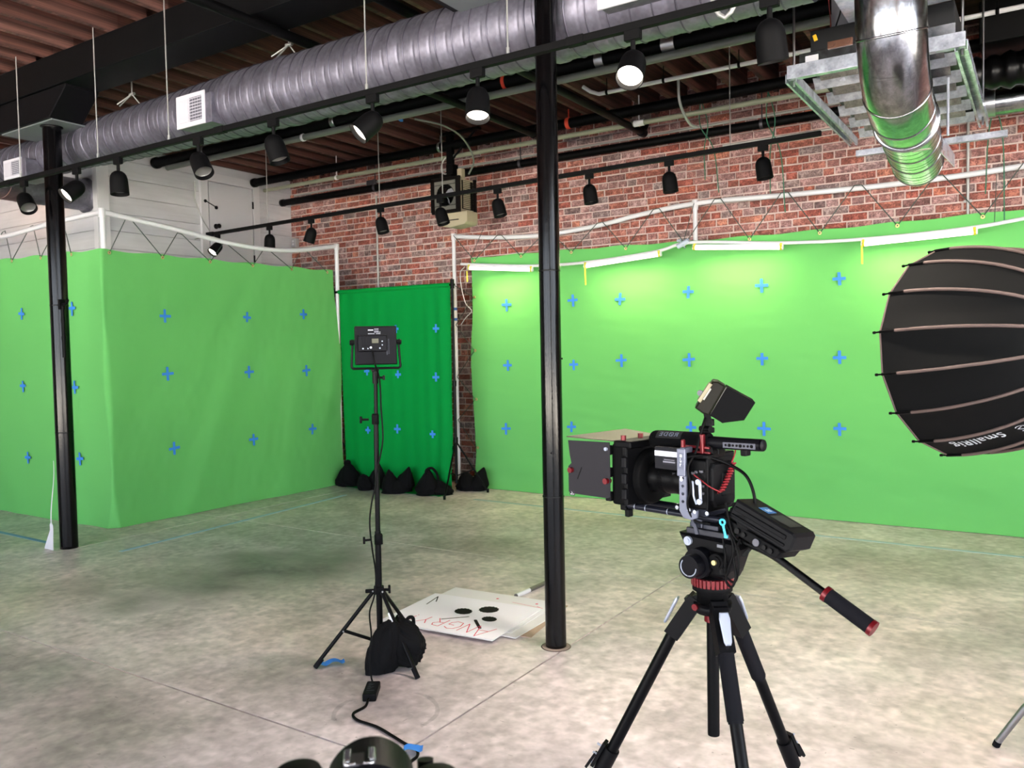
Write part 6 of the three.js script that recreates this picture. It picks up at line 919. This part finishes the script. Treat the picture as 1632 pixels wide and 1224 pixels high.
  { const tx = canvasTex(256, 96, (c, ww, h) => { c.fillStyle = '#09090b'; c.fillRect(0, 0, ww, h); c.save(); c.translate(ww / 2, h / 2); c.rotate(Math.PI); c.fillStyle = '#5a6070'; c.font = 'bold 76px sans-serif'; c.textAlign = 'center'; c.textBaseline = 'middle'; c.fillText('RØDE', 0, 0); c.restore(); }); const g = new THREE.CylinderGeometry(0.0213, 0.0213, 0.066, 24, 1, true, -1.25, 0.95); g.rotateZ(-Math.PI / 2); const U = g.attributes.uv; for (let i = 0; i < U.count; i++) { const u = U.getX(i), v = U.getY(i); U.setXY(i, v, MIC_V(u)); } g.translate(-0.088, 0, 0); g.rotateX(MIC_ROT); part(mic, 'printed_name', g, new THREE.MeshStandardMaterial({ map: tx, roughness: 0.9, side: THREE.DoubleSide }), 'dark grey lettering'); }
  part(mic, 'tube_body', M(rod([0, 0, 0], [0.127, 0, 0], 0.0125, 24), lathe([[0, 0], [0.0125, 0], [0.0115, 0.004], [0, 0.005]], 24, [0.127, 0, 0], [0, 0, -Math.PI / 2])), mat(0x17171b, 0.4));
  part(mic, 'slot_plate', rbox(0.075, 0.012, 0.002, 0.0006, [0.082, -0.002, 0.0122]), mat(0x3c3e49, 0.35, 0.4));
  for (let k = 0; k < 8; k++) part(mic, 'slot', rod([0.052 + k * 0.0085, -0.002, 0.0125], [0.052 + k * 0.0085, -0.002, 0.0138], k % 3 === 1 ? 0.0036 : 0.0026, 12), MT.blackMatte);
  const F = Math.atan2(0.3331, 0.9429), mon = thing('field_monitor', 'small dark monitor with a black sun hood on the arm above the microphone', 'monitor', w(-0.004, 1.388, 0.0), { turn: F });
  const px = (u, v) => [(u - 1133) * 0.00133, (684 - v) * 0.00133];
  part(mon, 'arm', M(flatbar([0, -0.004, 0], [-0.006, 0.028, 0], 0.014, 0.02), rod([0, -0.006, 0], [0, 0.008, 0], 0.011, 14)), blk);
  const bodyP = [[1112, 657], [1139, 616], [1147, 617], [1158, 624], [1133, 668], [1124, 666]].map(q => px(...q));
  part(mon, 'housing', ext(bodyP, 0.125, 0.003, [0, 0, 0]), mat(0x25231c, 0.45));
  part(mon, 'battery_plate', M(ext([[1120, 648], [1138, 621], [1143, 624], [1125, 652]].map(q => px(...q)), 0.05, 0.001, [-0.006, 0.004, 0.045])), mat(0x7d755c, 0.4, 0.2)); part(mon, 'battery', ext([[1125, 645], [1136, 628], [1140, 631], [1129, 648]].map(q => px(...q)), 0.03, 0.001, [-0.004, 0.004, 0.052]), mat(0xa9a69c, 0.4), 'pale battery label');
  part(mon, 'side_knob', rod([...px(1120, 634), 0.05], [...px(1120, 634), 0.066], 0.006, 12), MT.darkSteel);
  const hp = [[1160, 626], [1201, 650], [1185, 676], [1154, 680], [1135, 668]].map(q => px(...q));
  for (const z of [0.06, -0.06]) part(mon, 'hood_side', ext(hp, 0.0025, 0.0006, [0, 0, z]), mat(0x0c0c0e, 0.75)); part(mon, 'hood_top', flatbar([...hp[0], 0], [...hp[1], 0], 0.0025, 0.12, [0, 0, 1]), mat(0x0c0c0e, 0.75)); part(mon, 'hood_bottom', flatbar([...hp[4], 0], [...hp[3], 0], 0.0025, 0.12, [0, 0, 1]), mat(0x0c0c0e, 0.75)); part(mon, 'screen', flatbar([...px(1136, 667), 0], [...px(1159, 626), 0], 0.002, 0.11, [0, 0, 1]), mat(0x050506, 0.15));
  const bt = thing('camera_battery', 'bulky black camera battery on a slanted plate at the rear of the rig', 'battery', w(0.068, 1.202, 0.004), { turn: RT }); bt.rotation.order = 'YXZ'; bt.rotation.z = -0.36; bt.scale.setScalar(0.93); bt.rotation.x = -0.12;
  part(bt, 'mount_plate', M(ext([[-0.012, -0.028], [0.135, -0.028], [0.14, -0.012], [0.132, -0.006], [-0.008, -0.006]], 0.084, 0.002)), mat(0x0d0d0f, 0.55));
  const cell = part(bt, 'cell', M(ext([[0.0, -0.004], [0.15, -0.004], [0.158, 0.004], [0.158, 0.034], [0.15, 0.04], [0.004, 0.042]], 0.088, 0.004)), mat(0x1a1a1c, 0.5));
  part(cell, 'rib', M(rbox(0.13, 0.01, 0.006, 0.002, [0.075, 0.024, 0.045]), rbox(0.135, 0.006, 0.006, 0.002, [0.075, 0.008, 0.045])), mat(0x131315, 0.5));
  part(bt, 'top_sticker', box(0.026, 0.0006, 0.034, [0.058, 0.0424, 0.0], [0, 0, 0]), new THREE.MeshStandardMaterial({ roughness: 0.45, map: canvasTex(64, 64, c => { c.fillStyle = '#2f6fb0'; c.fillRect(0, 0, 64, 64); c.fillStyle = '#cfe0f2'; c.fillRect(24, 14, 12, 14); c.fillRect(38, 12, 10, 18); c.fillRect(22, 34, 26, 12); }) }), 'blue sticker');
  part(bt, 'print_lines', box(0.05, 0.0005, 0.05, [0.105, 0.0416, 0]), new THREE.MeshStandardMaterial({ roughness: 0.5, map: canvasTex(128, 128, c => { c.fillStyle = '#1b1b1d'; c.fillRect(0, 0, 128, 128); c.fillStyle = '#45464a'; for (let i = 0; i < 11; i++) c.fillRect(6, 8 + i * 11, 70 + ((i * 31) % 44), 4); }) }));
  for (const [x, r] of [[0.035, 0.006], [0.052, 0.005], [0.085, 0.008], [0.105, 0.005], [0.12, 0.006]]) part(bt, 'socket', M(rod([x, -0.018, 0.042], [x, -0.018, 0.048], r, 14)), x === 0.085 ? MT.darkSteel : MT.blackSatin);
  part(bt, 'release_lever', M(rbox(0.02, 0.012, 0.02, 0.003, [0.0, 0.01, 0.02]), rod([-0.006, 0.02, -0.02], [-0.006, 0.02, 0.02], 0.008, 12)), MT.blackMatte);
}
// ---------------------------------------------------------------- still camera close to the lens, bottom edge
{
  const t = thing('still_camera', 'black still camera seen from behind and above at the bottom edge, out of focus', 'camera', [-0.454, 1.121, -0.4725], { turn: 0.7555 });
  const dk = mat(0x0d0d12, 0.45), bl = mat(0x0c0c0e, 0.5);
  part(t, 'body', M(rbox(0.128, 0.072, 0.045, 0.014, [0, 0.037, -0.004], [0, 0, 0], 4), rbox(0.034, 0.08, 0.06, 0.014, [0.05, 0.036, -0.012], [0, 0, 0], 4)), bl);
  part(t, 'prism_hump', ext(Array.from({ length: 25 }, (_, k) => { const a = Math.PI * k / 24, c = Math.cos(a), s = Math.sin(a); return [0.036 * Math.sign(c) * Math.pow(Math.abs(c), 0.9) * (1 - 0.22 * s * s), 0.0375 * Math.pow(s, 0.8)]; }), 0.072, 0.012, [0.004, 0.069, -0.012]), dk);
  part(t, 'eyecup', M(rbox(0.04, 0.022, 0.02, 0.007, [0, 0.082, 0.03], [0, 0, 0], 3)), bl);
  const sh = part(t, 'hot_shoe', M(rbox(0.024, 0.0015, 0.02, 0.0006, [-0.004, 0.1055, 0.0])), MT.darkSteel);
  for (const s of [-1, 1]) part(sh, 'shoe_rail', M(rbox(0.0022, 0.004, 0.02, 0.0008, [-0.004 + s * 0.0115, 0.1075, 0]), rbox(0.005, 0.0012, 0.018, 0.0005, [-0.004 + s * 0.0095, 0.1095, -0.001]), place(new THREE.TorusGeometry(0.003, 0.0012, 8, 14, Math.PI), [-0.004 + s * 0.0082, 0.1085, 0.0105], [Math.PI / 2, 0, s > 0 ? -Math.PI / 2 : Math.PI / 2]), rbox(0.006, 0.0022, 0.0022, 0.0008, [-0.004 + s * 0.006, 0.1085, 0.0125])), MT.chrome, 'bright rail');
  part(t, 'mode_dial', M(lathe([[0, 0], [0.0185, 0], [0.019, 0.003], [0.019, 0.013], [0.017, 0.017], [0, 0.017]], 36, [-0.052, 0.083, -0.006])), bl); part(t, 'command_dial', M(lathe([[0, 0], [0.023, 0], [0.023, 0.007], [0.017, 0.0145], [0, 0.015]], 36, [0.056, 0.073, 0.0])), bl);
  part(t, 'shutter_button', M(rod([0.05, 0.072, -0.03], [0.05, 0.084, -0.032], 0.007, 18)), MT.blackSatin); part(t, 'screen', rbox(0.075, 0.048, 0.004, 0.002, [-0.008, 0.034, 0.0195]), mat(0x050507, 0.12));
  part(t, 'lens_barrel', lathe([[0, 0], [0.034, 0], [0.034, 0.06], [0.03, 0.065], [0, 0.066]], 32, [-0.004, 0.04, -0.024], [-Math.PI / 2, 0, 0]), bl);
  const p = thing('photo_tripod', 'small black tripod under the still camera, below the bottom edge of the picture', 'tripod', [-0.448, 0, -0.478], { turn: 0.7555 });
  part(p, 'head', M(rbox(0.05, 0.012, 0.05, 0.004, [0, 1.128, 0]), rod([0, 1.06, 0], [0, 1.125, 0], 0.018, 18), rod([0, 0.8, 0], [0, 1.06, 0], 0.013, 16)), MT.blackSatin);
  for (let k = 0; k < 3; k++) { const a = k * 2.094 + 1.05; part(p, 'leg', rod([Math.sin(a) * 0.03, 0.98, Math.cos(a) * 0.03], [Math.sin(a) * 0.38, 0.008, Math.cos(a) * 0.38], 0.011, 12), MT.blackSatin); }
}
renderer.render(scene, camera);
